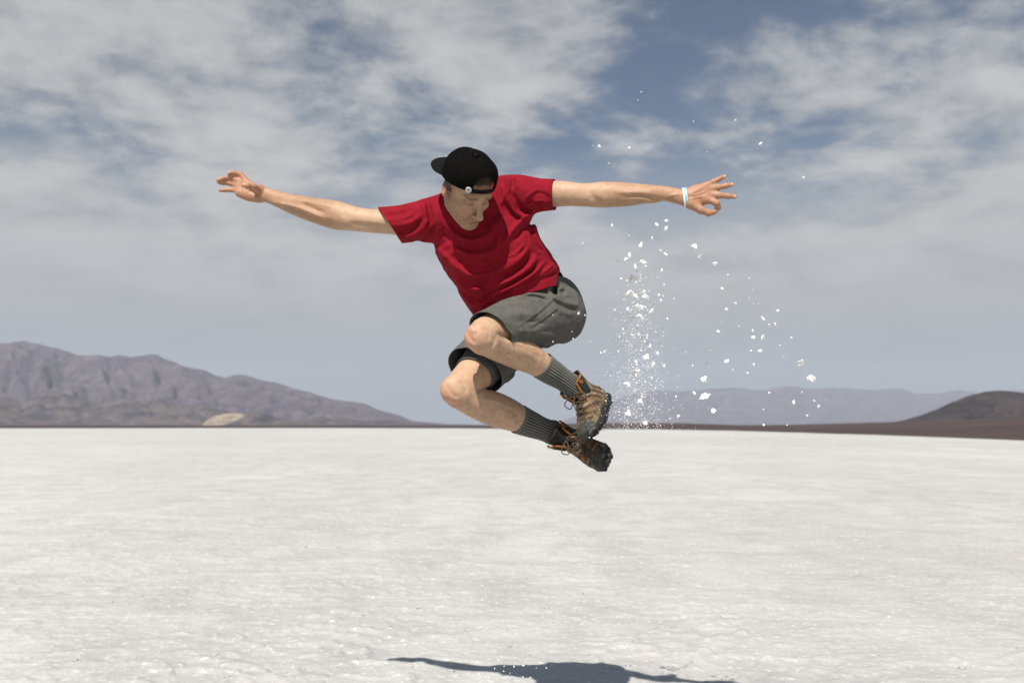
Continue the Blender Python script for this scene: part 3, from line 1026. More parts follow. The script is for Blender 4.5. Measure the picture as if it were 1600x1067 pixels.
def skin_colour(V):
    n = len(V)
    x, y = proj(V)
    base = np.array([0.440, 0.283, 0.182])
    c = np.repeat(base[None], n, 0)
    mott = fbm(V * 28, 3, 61)[:, None]
    c = c * (1 + 0.15 * mott * np.array([0.4, 1.0, 1.1]))

    def blend(mask, colr):
        nonlocal c
        c = c * (1 - mask[:, None]) + np.asarray(colr) * mask[:, None]

    def blob(pt, r):
        return np.exp(-(((V - pt) ** 2).sum(-1)) / r ** 2)
    # tanned forearms and hands, pale upper arms and legs
    tan = np.clip((545 - x) / 40, 0, 1) * (y < 400) + np.clip((x - 925) / 40, 0, 1) * (y < 400)
    blend(np.clip(tan, 0, 1) * 0.75, (0.350, 0.196, 0.112))
    hand = np.clip((422 - x) / 14, 0, 1) * (y < 400) + np.clip((x - 1070) / 14, 0, 1) * (y < 400)
    blend(np.clip(hand, 0, 1) * 0.65, (0.355, 0.172, 0.102))
    for pt in ((1103, 290.5, hr), (1104, 299, hr), (1105, 306, hr), (1105, 312, hr), (1131, 276, hr), (1142, 289, hr), (1146, 307, hr), (1121, 320, hr)):
        blend(0.5 * blob(P(*pt), 0.013), (0.42, 0.145, 0.095))
    for pt in ((357, 270, hl), (340, 282, hl), (344, 297, hl), (384, 276, hl), (372, 272, hl)):
        blend(0.45 * blob(P(*pt), 0.018), (0.42, 0.14, 0.09))
    for pt in ((733, 522, -0.15), (738, 536, -0.14), (700, 612, -0.01), (703, 625, -0.01)):
        blend(0.42 * blob(P(*pt), 0.040), (0.48, 0.18, 0.125))
    for pt in ((1132.5, 275.6, hr - 0.016), (1144.5, 288.4, hr - 0.017), (1148.6, 307.4, hr - 0.019), (1119.5, 327.5, hr - 0.012)):
        blend(0.9 * (blob(P(*pt), 0.0052) > 0.40), (0.56, 0.38, 0.30))
    for pt in ((381.0, 288.6, hl - 0.078), (357.6, 269.5, hl - 0.024)):
        blend(0.7 * (blob(P(*pt), 0.0055) > 0.40), (0.54, 0.35, 0.27))
    leg = (y > 480) & (x > 690)
    hair = np.clip(fbm(V * np.array([120, 120, 60]), 2, 71) * 1.5, 0, 1) * leg * np.clip((x - 760) / 60, 0, 1)
    blend(hair * 0.22, (0.30, 0.17, 0.10))
    # face
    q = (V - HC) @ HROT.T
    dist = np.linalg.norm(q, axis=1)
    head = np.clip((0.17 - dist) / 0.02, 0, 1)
    blend(head * 0.55, (0.270, 0.152, 0.090))  # face darkened: the cap's shade is put into the skin colour
    beard = head * np.clip((-0.035 - q[:, 2] - 0.25 * np.abs(q[:, 1] - 0.02)) / 0.03 + 0.35, 0, 1) * (q[:, 2] < -0.03)
    side = head * np.exp(-((q[:, 1] - 0.015) / 0.018) ** 2) * (q[:, 2] < 0.02) * (np.abs(q[:, 0]) > 0.045)
    st = np.clip(0.55 + 0.6 * fbm(V * 260, 2, 81), 0, 1)
    blend(np.clip(np.maximum(beard, side), 0, 1) * 0.72 * st, (0.20, 0.115, 0.06))
    mous = head * np.exp(-((q[:, 2] + 0.058) / 0.006) ** 2) * (np.abs(q[:, 0]) < 0.024) * (q[:, 1] > 0.07)
    blend(mous * 0.45, (0.20, 0.115, 0.06))
    lip = head * np.exp(-((q[:, 2] + 0.073) / 0.008) ** 2) * (np.abs(q[:, 0]) < 0.020) * (q[:, 1] > 0.08)
    blend(lip * 0.6, (0.34, 0.135, 0.105))
    brow = head * np.exp(-((q[:, 2] - 0.019 + 0.10 * np.maximum(np.abs(q[:, 0]) - 0.034, 0)) / 0.0045) ** 2) * (np.abs(q[:, 0]) > 0.013) * (np.abs(q[:, 0]) < 0.05) * (q[:, 1] > 0.05)
    blend(brow * 0.9, (0.10, 0.06, 0.035))
    lash = head * np.exp(-((q[:, 2] + 0.0105) / 0.0022) ** 2) * (np.abs(np.abs(q[:, 0]) - 0.032) < 0.015) * (q[:, 1] > 0.06)
    blend(lash * 0.85, (0.06, 0.035, 0.025))
    cheek = head * np.exp(-(((np.abs(q[:, 0]) - 0.043) / 0.016) ** 2 + ((q[:, 2] + 0.035) / 0.016) ** 2)) * (q[:, 1] > 0.04)
    blend(cheek * 0.3, (0.42, 0.17, 0.12))
    mline = head * np.exp(-((q[:, 2] + 0.073) / 0.0022) ** 2) * (np.abs(q[:, 0]) < 0.024) * (q[:, 1] > 0.07)
    blend(mline * 0.8, (0.10, 0.045, 0.035))
    nl = np.abs(np.abs(q[:, 0]) - (0.018 + (-0.045 - q[:, 2]) * 0.45))
    naso = head * np.exp(-(nl / 0.003) ** 2) * (q[:, 2] < -0.043) * (q[:, 2] > -0.076) * (q[:, 1] > 0.06)
    blend(naso * 0.45, (0.16, 0.085, 0.05))  # crease from nose to mouth: its shade painted as a darker line
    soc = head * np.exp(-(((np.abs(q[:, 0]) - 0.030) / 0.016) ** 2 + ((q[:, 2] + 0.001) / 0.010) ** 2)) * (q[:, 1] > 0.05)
    blend(soc * 0.35, (0.22, 0.115, 0.075))  # shade of the eye sockets painted into the skin
    nose = head * np.exp(-((V - hd(0, 0.108, -0.038)) ** 2).sum(-1) / 0.014 ** 2)
    blend(nose * 0.3, (0.42, 0.17, 0.12))
    ear = head * (np.abs(q[:, 0]) > 0.072) * (q[:, 2] < 0.035)
    blend(ear * 0.4, (0.42, 0.16, 0.11))
    hairm = head * ((q[:, 1] < 0.02) & (q[:, 2] > 0.0) & (np.abs(q[:, 0]) > 0.05) | (q[:, 2] > 0.075))
    blend(hairm * 0.85, (0.035, 0.024, 0.016))
    return np.clip(c, 0, 1)


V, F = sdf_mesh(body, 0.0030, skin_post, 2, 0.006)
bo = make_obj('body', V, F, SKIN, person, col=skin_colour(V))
BODYV, BODYF = V, F


def build_body_hair():
    m_, t_2, b_2 = mat_new('body_hair', 0.6, 0.3)
    b_2.inputs['Base Color'].default_value = (0.16, 0.095, 0.05, 1)
    x, y = proj(BODYV)
    on = ((x > 770) & (x < 850) & (y > 520) & (y < 580)) | ((x > 728) & (x < 815) & (y > 608) & (y < 668)) | ((x < 525) & (x > 424) & (y < 400)) | ((x > 945) & (x < 1064) & (y < 400))
    a_, b_, c_ = BODYV[BODYF[:, 0]], BODYV[BODYF[:, 1]], BODYV[BODYF[:, 2]]
    nrm = unit(np.cross(b_ - a_, c_ - a_) + 1e-12)
    ok = np.nonzero(on[BODYF[:, 0]])[0]
    pick = rng.choice(ok, 7000)
    legm = y[BODYF[pick, 0]] > 480
    down = np.where(legm[:, None], unit(np.array([0.75, 0.5, -0.42]))[None], np.where((x[BODYF[pick, 0]] < 600)[:, None], np.array([-0.95, 0.1, 0.3])[None], np.array([0.97, -0.15, 0.05])[None]))
    d = unit(nrm[pick] * 0.55 + down * 0.7 + rng.normal(0, 0.25, (len(pick), 3)))
    ln = rng.uniform(0.005, 0.012, len(pick))[:, None] * np.where(legm, 1.0, 0.7)[:, None]
    root = a_[pick]
    side = unit(np.cross(d, nrm[pick])) * np.where(legm, 0.00032, 0.00022)[:, None]
    Vh = np.stack([root - side, root + side, root + d * ln - nrm[pick] * ln * 0.15], 1).reshape(-1, 3)
    o = make_obj('body_hair', Vh, np.arange(len(Vh)).reshape(-1, 3), m_, person)
    o['kind'] = 'stuff'


build_body_hair()

# ------------------------------------------------------------------ t-shirt
shirt = [
    ('u', sweep_px([(728, 322, 0.03, 44, 0.62), (742, 346, 0.035, 62, 0.62), (754, 372, 0.045, 80, 0.66), (776, 408, 0.075, 78, 0.76), (794, 435, 0.11, 77, 0.82), (814, 468, 0.15, 76, 0.90), (832, 498, 0.18, 74, 0.92)]), 0.0),
    ('u', sweep_px([(590, 353, 0.03, 29, 1.0), (612, 352, 0.025, 29.5, 1.0), (645, 348, 0.02, 31, 0.98), (676, 344, 0.015, 36, 0.95), (710, 340, 0.01, 40, 0.9), (740, 338, 0.02, 40, 0.9)]), 0.035),
    ('u', sweep_px([(880, 304, -0.05, 23.6, 1.08), (862, 304.5, -0.035, 24.2, 1.08), (840, 305, -0.02, 27, 1.0), (812, 306, 0.0, 33, 0.95), (785, 314, 0.02, 40, 0.9), (755, 326, 0.02, 42, 0.9)]), 0.035),
    # cloth standing round the neck
    ('u', Ell(P(727, 330, 0.01), (0.098, 0.085, 0.080)), 0.03),
]
SHIRT_LINES = [
    ([(600, 322), (617, 348), (634, 375)], -0.0016, 1.5), ([(857, 280), (858, 304), (857, 329)], -0.0014, 1.5),
    ([(694, 346), (708, 364), (734, 376), (765, 366), (777, 340)], 0.0100, 4.7), ([(690, 352), (704, 378), (732, 390), (766, 383), (781, 356)], -0.0060, 3.9),
    ([(699, 372), (722, 393), (752, 399), (779, 389)], 0.0090, 4.7), ([(703, 395), (728, 413), (760, 414), (788, 400)], -0.0060, 4.7),
    ([(704, 412), (731, 430), (765, 428), (795, 411), (818, 398)], 0.0090, 4.7), ([(716, 430), (745, 443), (775, 437)], -0.0050, 3.9),
    ([(777, 426), (799, 416), (819, 398), (826, 384)], 0.0080, 3.1), ([(773, 436), (799, 426), (822, 408), (832, 394)], -0.0080, 3.1),
    ([(772, 447), (799, 437), (826, 419), (838, 402)], 0.0090, 3.3), ([(772, 454), (799, 443), (828, 426), (842, 410)], -0.0070, 2.7),
    ([(768, 463), (799, 449), (830, 431), (848, 412)], 0.0090, 3.3), ([(778, 466), (808, 450), (838, 434), (858, 419)], -0.0060, 2.7),
    ([(800, 455), (828, 441), (857, 420), (868, 410)], 0.0080, 3.1), ([(840, 440), (858, 430), (878, 424)], -0.0050, 3.1),
    ([(733, 449), (762, 456), (790, 443)], 0.0070, 3.9), ([(726, 466), (746, 479), (775, 463)], 0.0060, 3.9), ([(729, 458), (752, 468), (780, 455)], -0.0050, 3.1),
    ([(738, 484), (750, 486), (768, 474)], -0.0040, 3.1),
    ([(783, 330), (780, 360), (779, 398)], 0.0080, 3.9), ([(790, 300), (796, 318), (807, 333), (828, 339)], 0.0080, 3.9), ([(800, 300), (812, 322), (832, 332)], -0.0060, 3.9),
    ([(792, 276), (794, 292), (790, 310)], 0.0060, 3.1), ([(802, 278), (801, 296)], -0.0050, 2.7), ([(810, 278), (808, 296)], 0.0040, 2.7),
    ([(659, 313), (665, 335), (664, 355)], 0.0070, 3.5), ([(668, 316), (674, 340), (676, 366)], -0.0060, 3.9),
    ([(606, 350), (625, 352), (645, 346), (663, 330)], 0.0050, 3.5), ([(616, 364), (640, 358), (660, 346)], -0.0050, 3.1), ([(622, 374), (650, 366), (670, 346)], 0.0060, 3.5),
    ([(596, 336), (620, 336), (645, 326)], -0.0030, 3.1), ([(640, 374), (662, 372), (684, 352)], -0.0050, 3.9),
    ([(835, 334), (819, 341), (799, 363), (783, 388)], 0.0090, 3.9), ([(838, 345), (820, 356), (802, 378)], -0.0070, 3.9),
    ([(834, 344), (840, 370), (856, 398)], 0.0050, 3.9), ([(828, 352), (834, 378), (846, 400)], -0.0050, 3.1), ([(846, 330), (838, 320), (822, 312)], -0.0040, 3.1),
    ([(676, 398), (690, 414), (706, 440), (722, 462)], -0.0050, 3.9), ([(684, 388), (704, 412), (716, 434)], 0.0060, 3.9),
    ([(858, 320), (846, 314), (830, 316)], 0.0040, 2.7), ([(862, 312), (848, 303), (832, 302)], -0.0030, 2.7),
    ([(786, 404), (806, 396), (822, 378)], 0.005, 2.6), ([(792, 424), (812, 412), (830, 392)], -0.005, 2.4), ([(806, 444), (834, 428), (852, 408)], 0.004, 2.2), ([(790, 458), (815, 446), (836, 436)], 0.004, 2.4),
    ([(846, 436), (862, 424), (872, 414)], 0.005, 2.4), ([(700, 400), (716, 418), (738, 430)], 0.004, 3.0), ([(712, 440), (730, 452), (756, 450)], 0.005, 3.0),
    ([(614, 342), (634, 340), (652, 330)], 0.003, 2.6), ([(600, 344), (618, 346), (636, 346)], 0.003, 2.4), ([(628, 366), (648, 356), (666, 338)], -0.004, 2.4), ([(650, 374), (668, 362), (678, 348)], 0.005, 2.6),
    ([(840, 296), (826, 306), (812, 324)], 0.004, 2.8), ([(850, 322), (836, 318), (818, 322)], 0.004, 2.4), ([(788, 318), (800, 334), (818, 348)], -0.004, 2.4), ([(784, 288), (786, 306), (782, 324)], 0.004, 2.4),
    ([(842, 352), (846, 374), (858, 392)], -0.004, 2.6), ([(824, 362), (836, 388), (848, 398)], 0.005, 2.6), ([(716, 452), (728, 470), (742, 488)], 0.004, 3.0),
]


def shirt_post(p, f):
    return f - (1.55 * folds(p, SHIRT_LINES) + 0.0022 * fbm(p * [22, 22, 30], 3, 15))


V, F = sdf_mesh(shirt, 0.0036, shirt_post, 2, 0.016)


def plane_c(V, a, n):
    return (V - a) @ unit(n)


# hems: left sleeve, right sleeve, waist, collar
aL, bL = P(592.5, 327, 0.03), P(626, 377, 0.03)
nL = np.cross(bL - aL, [0, 1, 0])
nL = nL if nL[0] < 0 else -nL
cs_ = plane_c(V, (aL + bL) / 2, nL)
aR, bR = P(866, 282, -0.05), P(864.5, 327, -0.05)
nR = unit(np.cross(bR - aR, [0, 1, 0]))
nR = nR if nR[0] > 0 else -nR
nR = unit(nR + np.array([0, -0.25, 0]))
cs_ = np.maximum(cs_, plane_c(V, (aR + bR) / 2, nR))
aH, bH = P(742, 500, 0.12), P(889, 440, 0.18)
AXT = unit(P(814, 468, 0.15) - P(754, 372, 0.035))
nH = unit(np.cross(unit(bH - aH), np.cross(AXT, unit(bH - aH))))
nH = nH if nH @ AXT > 0 else -nH
xh, yh = proj(V)
wavy = 0.003 * np.sin(xh * 0.11)
HEM = np.array([(690, 545), (742, 500), (775, 482), (804, 466), (831, 456), (860, 448), (889, 445), (925, 446)], float)
cs_ = np.maximum(cs_, np.maximum((yh - np.interp(xh, HEM[:, 0], HEM[:, 1])) / 450.0 * 0.85 + wavy * 0.5, plane_c(V, (aH + bH) / 2, nH) - 0.01))
# collar: an ellipse round the neck
COLC = P(726, 326, -0.010)
COLN = unit([0.02, -0.50, 0.86])
cu = unit(np.cross(COLN, [0, 1, 0]))
cv = np.cross(COLN, cu)
q = V - COLC
col_in = 1 - np.sqrt(((q @ cu) / 0.070) ** 2 + ((q @ cv) / 0.080) ** 2)
cs_ = np.maximum(cs_, np.where(q @ COLN > -0.035, col_in * 0.08, -1))
V, F = clip_mesh(V, F, cs_)
so = make_obj('t_shirt', V, F, RED, person)
solidify(so, 0.0022, -1)

# ------------------------------------------------------------------ shorts
shorts = [
    ('u', Ell(P(846, 487, 0.22), (0.150, 0.135, 0.118), np.stack([unit([0.8, 0.5, -0.2]), unit([-0.5, 0.8, 0.2]), unit(np.cross(unit([0.8, 0.5, -0.2]), unit([-0.5, 0.8, 0.2])))])), 0.0),
    ('u', sweep_px([(872, 492, 0.17, 46, 0.95), (838, 497, 0.09, 47, 0.95), (806, 506, 0.01, 43, 0.98), (778, 515, -0.055, 38, 1.0), (758, 521, -0.10, 35, 1.0)]), 0.03),
    ('u', sweep_px([(812, 508, 0.28, 46, 0.95), (788, 535, 0.21, 46, 0.95), (762, 560, 0.13, 46, 0.95), (744, 577, 0.08, 46, 0.95), (725, 596, 0.04, 46, 0.95)]), 0.03),
    # cloth of the waistband riding up behind
    ('u', sweep_px([(800, 462, 0.13, 44, 0.9), (838, 466, 0.17, 41, 1.0), (868, 470, 0.20, 39, 1.0)]), 0.03),
    ('u', sweep_px([(796, 432, 0.115, 54, 0.9), (818, 456, 0.15, 58, 0.95), (842, 485, 0.21, 58, 0.95)]), 0.02),
]
SHORT_LINES = [
    ([(808, 511), (841, 488), (868, 464)], 0.0026, 1.6), ([(811, 513), (844, 490), (870, 467)], -0.0026, 1.6), ([(829, 515), (850, 501), (874, 484)], -0.003, 1.8), ([(827, 512), (850, 498), (872, 481)], 0.002, 1.8),
    ([(856, 440), (858, 452), (866, 463), (874, 470)], 0.012, 4.0), ([(866, 443), (864, 452), (871, 461)], -0.020, 4.0), ([(880, 448), (872, 455), (880, 462), (890, 462)], 0.009, 3.2), ([(884, 454), (878, 458), (888, 468)], -0.006, 3),
    ([(815, 458), (838, 458), (858, 466)], 0.007, 4), ([(812, 466), (836, 464), (856, 470)], -0.005, 3.0),
    ([(868, 472), (884, 480), (906, 485)], -0.006, 3.5), ([(870, 466), (888, 474), (906, 478)], 0.006, 4), ([(862, 476), (880, 488), (900, 492)], 0.004, 4),
    ([(790, 494), (815, 490), (840, 492)], 0.004, 5), ([(800, 503), (830, 502), (858, 506)], -0.004, 4), ([(830, 522), (856, 524), (884, 530)], 0.006, 4), ([(826, 528), (856, 532), (880, 540)], -0.005, 4),
    ([(808, 516), (826, 518), (850, 514)], 0.005, 4), ([(845, 538), (865, 548), (882, 548)], 0.005, 4),
    ([(782, 512), (792, 519), (800, 527)], 0.007, 4), ([(775, 505), (790, 510), (802, 518)], -0.004, 4),
    ([(893, 450), (902, 462), (905, 476)], 0.004, 4), ([(895, 500), (898, 520), (888, 538)], -0.003, 5),
    ([(706, 572), (714, 555), (726, 540)], -0.004, 4), ([(790, 600), (800, 592), (815, 584)], 0.005, 4), ([(786, 588), (800, 582), (815, 578)], -0.004, 4),
]


def short_post(p, f):
    return f - (1.1 * folds(p, SHORT_LINES) + 0.0024 * fbm(p * [18, 18, 26], 3, 25))


V, F = sdf_mesh(shorts, 0.0036, short_post, 2, 0.016)
dL = unit(P(758, 521, -0.10) - P(806, 506, 0.01))
cL = plane_c(V, P(762, 515, -0.088), unit(dL + np.array([0.16, 0, -0.30])))
dR = unit(P(725, 596, 0.04) - P(762, 560, 0.13))
cR = plane_c(V, P(741, 578, 0.075), unit(dR + np.array([0.15, 0, -0.05])))
# each cut only acts on its own leg
sideL = np.linalg.norm(V - P(762, 518, -0.085), axis=1) < 0.155
sideR = np.linalg.norm(V - P(732, 588, 0.055), axis=1) < 0.165
dLn = shorts[1][1](V)
dRn = shorts[2][1](V)
cs_ = np.full(len(V), -1.0)
cs_ = np.where(sideL & (dLn < dRn), cL, cs_)
cs_ = np.where(sideR & (dRn <= dLn), cR, cs_)
# waist opening
AXW = unit(P(790, 410, 0.10) - P(842, 490, 0.23))
cs_ = np.maximum(cs_, np.where(ev(shirt, V) < -0.006, plane_c(V, P(812, 425, 0.14), AXW), -1.0))
V, F = clip_mesh(V, F, cs_)
sh = make_obj('shorts', V, F, GREY, person)
solidify(sh, 0.0025, -1)

# tight liner leg under the wide leg of the shorts
ln = [('u', sweep_px([(800, 520, 0.26, 41, 0.95), (776, 546, 0.19, 40, 0.95), (750, 575, 0.105, 33.5, 0.98), (730, 597, 0.045, 30.5, 1.0), (716, 611, 0.005, 29, 1.0)]), 0.0)]
V, F = sdf_mesh(ln, 0.004, lambda p, f: f - folds(p, [([(740, 560), (758, 578), (768, 598)], 0.003, 3), ([(748, 562), (766, 582), (774, 600)], -0.003, 3), ([(735, 568), (750, 580), (760, 596)], -0.002, 2.5)]), 2)
dN = unit(P(724, 603, 0.03) - P(748, 578, 0.10))
V, F = clip_mesh(V, F, plane_c(V, P(737, 585, 0.075), unit(dN + np.array([0.12, 0, 0.0]))))
lo_ = make_obj('under_shorts', V, F, LINER, person)
solidify(lo_, 0.0015, -1)


# ------------------------------------------------------------------ socks
def mat_sock():
    m, t, b = mat_new('ribbed_wool', 0.95, 0.1)
    col = t.node('ShaderNodeAttribute', attribute_name='Col').outputs[0]
    pos = t.node('ShaderNodeNewGeometry').outputs['Position']
    n = t.noise(pos, 500, 3, 0.7)
    f = t.ramp(n, 0.3, 0.7, 0.65, 1.35)
    t.l.new(t.mix(1.0, col, t.node('ShaderNodeCombineColor', {0: f, 1: f, 2: f}).outputs[0], 'MULTIPLY'), b.inputs['Base Color'])
    bump(t, b, n, 0.6, 0.0015)
    b.inputs['Sheen Weight'].default_value = 0.2
    return m


SOCK = mat_sock()


def sock(st, ribs=30):
    s = sweep_px(st, n=70)
    T, N, B = s.frames()
    na = ribs * 8
    th = np.linspace(0, 2 * math.pi, na, endpoint=False)
    V, col = [], []
    for i in range(len(s.p)):
        u = i / (len(s.p) - 1)
        cuff = 1.0 if u < 0.07 else 0.0
        rib = np.cos(th * ribs)
        amp = 0.0014 * (0.35 if cuff else 1.0) * (1 - 0.8 * max(0, (u - 0.75) / 0.25))
        rr = 1 + (amp * rib + (0.0022 if cuff else 0)) / s.w[i]
        rr = rr + 0.02 * np.sin(u * 21 + 2 * np.sin(th)) * (0.4 + 0.6 * u)
        V.append(s.p[i] + (np.cos(th) * s.w[i] * rr)[:, None] * N[i] + (np.sin(th) * s.t[i] * rr)[:, None] * B[i])
        g = np.clip((rib + 0.55) / 0.5, 0, 1)
        if cuff:
            g = g * 0.3 + 0.6
        g = np.maximum(g, np.clip((u - 0.74) / 0.05, 0, 1) * 0.8)
        col.append(np.stack([0.020 + 0.110 * g, 0.021 + 0.108 * g, 0.019 + 0.100 * g], -1))
    V, col = np.concatenate(V), np.concatenate(col)
    i = np.arange(len(s.p) - 1)[:, None] * na
    j = np.arange(na)[None, :]
    j2 = (j + 1) % na
    Fq = np.stack([i + j, i + j2, i + na + j2, i + na + j], -1).reshape(-1, 4)
    o = make_obj('sock', V, Fq, SOCK, person, col=col)
    solidify(o, 0.002, -1)
    return o


sock([(846.5, 570.5, 0.035, 20.6, 1.02), (856, 577.5, 0.047, 20.4, 1.02), (870, 586.5, 0.066, 18.2, 1.02), (886, 597, 0.085, 16.8, 1.02), (902, 608, 0.10, 17.5, 1.02), (915, 617, 0.11, 16, 1.0)])
sock([(809.5, 654.5, 0.14, 21.6, 1.02), (820, 659, 0.153, 21.2, 1.02), (836, 665.5, 0.172, 18.6, 1.02), (854, 672.5, 0.192, 17.0, 1.02), (872, 679.5, 0.208, 17.0, 1.02), (886, 685, 0.22, 16, 1.0)])
# ------------------------------------------------------------------ cap, worn backwards
def mat_mesh():
    m, t, b = mat_new('cap_mesh', 0.8, 0.04)
    uv = t.node('ShaderNodeAttribute', attribute_name='UVp').outputs['Vector']
    sp = t.node('ShaderNodeSeparateXYZ', {0: uv})
    a = t.math('SINE', t.math('MULTIPLY', sp.outputs[0], 1250.0))
    c = t.math('SINE', t.math('MULTIPLY', sp.outputs[1], 1250.0))
    g = t.math('MAXIMUM', a, t.math('MULTIPLY', c, 0.35))
    n = t.noise(uv, 30, 3, 0.6)
    col = t.mix(t.ramp(g, 0.1, 0.6), (0.0008, 0.0008, 0.0008), (0.0065, 0.0062, 0.0056))
    st = t.noise(t.mapping(uv, rot=(0, 0, 0.7), scale=(18, 90, 1)), 1.0, 4, 0.7)
    col = t.mix(t.math('MULTIPLY', t.ramp(st, 0.58, 0.78, 0, 0.4), t.ramp(g, 0.0, 0.7)), col, (0.11, 0.10, 0.085))
    t.l.new(col, b.inputs['Base Color'])
    bump(t, b, t.math('ADD', g, n), 0.5, 0.0012)
    return m


CAPMESH = mat_mesh()


def cap_base(y):
    return 0.034 + 0.012 * y / 0.1


def build_cap():
    na, nt = 144, 40
    th = np.linspace(0, 2 * math.pi, na, endpoint=False)
    V, uv = [], []
    H = 0.090
    for t in np.linspace(0, 1, nt):
        tt = t
        full = 3.1 + 0.7 * np.clip(-np.sin(th), 0, 1)        # the tall panel sits at the back of the head
        sc_ = (1 - tt ** full) ** (1 / 2.1)
        # the panels: six flat facets with sewn seams
        seam = np.abs(((th + math.pi / 6) / (math.pi / 3)) % 1 - 0.5) * 2
        sm = 1 - 0.012 * np.exp(-((1 - seam) / 0.07) ** 2) + 0.010 * (1 - seam) * 0 - 0.018 * (1 - np.cos((seam - 0.0) * 0)) 
        dent = 1 - 0.045 * np.cos(th * 6) * t * t
        wr = 1 + 0.012 * fbm(np.stack([np.cos(th) * 2.2, np.sin(th) * 2.2, np.full(na, t * 4)], -1), 3, 91)
        x = 0.087 * sc_ * np.cos(th) * sm * dent * wr
        y = 0.001 + 0.0965 * sc_ * np.sin(th) * sm * dent * wr
        z = cap_base(0.001 + 0.0965 * np.sin(th)) * (1 - t) + (0.034 + H + 0.020 * (1 - t) * np.clip(-np.sin(th), 0, 1)) * t
        V.append(np.stack([x, y, z], -1))
        uv.append(np.stack([th * 0.09, np.full(na, t * 0.13)], -1))
    V, uv = np.concatenate(V), np.concatenate(uv)
    i = np.arange(nt - 1)[:, None] * na
    j = np.arange(na)[None, :]
    j2 = (j + 1) % na
    F = np.stack([i + j, i + j2, i + na + j2, i + na + j], -1).reshape(-1, 4)
    # the arched opening over the strap
    e = 1 - np.sqrt((V[:, 0] / 0.043) ** 2 + ((V[:, 2] - cap_base(V[:, 1])) / 0.050) ** 2)
    c = np.where(V[:, 1] > 0.02, e, -1)
    n0 = len(V)
    V5 = np.concatenate([V, uv], 1)
    V5, F = clip_mesh(V5, F, c)
    Vw = HC + V5[:, :3] @ HROT
    cap = make_obj('cap', Vw, F, CAPMESH, person, uv=V5[:, 3:])
    solidify(cap, 0.002, -1)

    def ring(fn, a0, a1, n, name, mat, r=0.0022, close=False):
        return tube([fn(a) for a in np.linspace(a0, a1, n)], r, mat, name, cap, close=close)

    def basep(a, out=0.0, dz=0.0):
        y = 0.001 + (0.0965 + out) * math.sin(a)
        return hd((0.087 + out) * math.cos(a), y, cap_base(y) + dz)
    # sewn binding round the edge
    w_ = 0.45
    band('sweatband', lambda a: basep(a, 0.0005, 0.0), lambda a: basep(a, -0.0015, 0.013), math.pi / 2 + w_, math.pi / 2 + 2 * math.pi - w_, 90, BLACKCLOTH, cap, 0.0016)
    tube([hd(0.0435 * math.cos(a), 0.0, 0) * 0 + arch(a) for a in np.linspace(0.0, math.pi, 24)], 0.0022, BLACKCLOTH, 'opening_binding', cap)
    # strap
    band('strap', lambda a: basep(a, 0.0035, -0.004), lambda a: basep(a, 0.0030, 0.0105), math.pi / 2 - w_ - 0.10, math.pi / 2 + w_ + 0.10, 40, STRAP, cap, 0.0022)
    # brim
    V, F = [], []
    nu, nv = 44, 12
    for u in np.linspace(-1, 1, nu):
        a = -math.pi / 2 + u * 1.20
        inner = np.array([(0.086) * math.cos(a), 0.001 + 0.0955 * math.sin(a)])
        L_ = 0.074 * (1 - abs(u) ** 3.2) ** 0.75
        d = np.array([0.25 * math.cos(a), math.sin(a)])
        d = d / np.linalg.norm(d)
        for v in np.linspace(0, 1, nv):
            q = inner + d * L_ * v
            z = cap_base(inner[1]) + 0.003 - 0.20 * L_ * v - 0.6 * q[0] ** 2 + 0.004 * math.sin(v * 3)
            V.append(hd(q[0], q[1], z))
    for i in range(nu - 1):
        for j in range(nv - 1):
            k = i * nv + j
            F.append((k, k + 1, k + nv + 1, k + nv))
    br = make_obj('brim', V, F, BLACKCLOTH, cap)
    solidify(br, 0.004, 0)
    # round badge
    a = math.pi / 2 + 0.60
    c = np.array(basep(a, 0.0048, 0.0045))
    n = unit(math.cos(a) / 0.087 * HL + math.sin(a) / 0.0965 * HF)
    u_ = unit(np.cross(HU, n))
    v_ = np.cross(n, u_)
    V = [c + n * 0.0006]
    for r_, o_ in ((0.0088, 0.0006), (0.0100, 0.0), (0.0100, -0.003)):
        V += [c + r_ * (math.cos(t) * u_ + math.sin(t) * v_) + n * o_ for t in np.linspace(0, 2 * math.pi, 28, endpoint=False)]
    F = [(0, 1 + i, 1 + (i + 1) % 28) for i in range(28)]
    for q in range(2):
        F += [(1 + q * 28 + i, 1 + (q + 1) * 28 + i, 1 + (q + 1) * 28 + (i + 1) % 28, 1 + q * 28 + (i + 1) % 28) for i in range(28)]
    make_obj('badge', V, F, BADGE, cap)
    for (p0, p1, p2) in (((-.0045, -.003), (-.001, .0035), (.0005, -.001)), ((.0005, -.001), (.002, .002), (.0045, -.003))):
        tube([c + n * 0.001 + q[0] * u_ + q[1] * v_ for q in (p0, p1, p2)], 0.0006, STRAP, 'badge_mark', cap)
    # button on top
    V, F = [], []
    tb = hd(0, 0.001, 0.034 + 0.090 + 0.001)
    for i, (r_, z_) in enumerate(((0.008, -0.004), (0.0075, 0.001), (0.0045, 0.0032), (0.0001, 0.004))):
        V += [tb + r_ * (math.cos(t) * HL + math.sin(t) * HF) + z_ * HU for t in np.linspace(0, 2 * math.pi, 16, endpoint=False)]
    for q in range(3):
        F += [(q * 16 + i, q * 16 + (i + 1) % 16, (q + 1) * 16 + (i + 1) % 16, (q + 1) * 16 + i) for i in range(16)]
    make_obj('top_button', V, F, BLACKCLOTH, cap)
    return cap


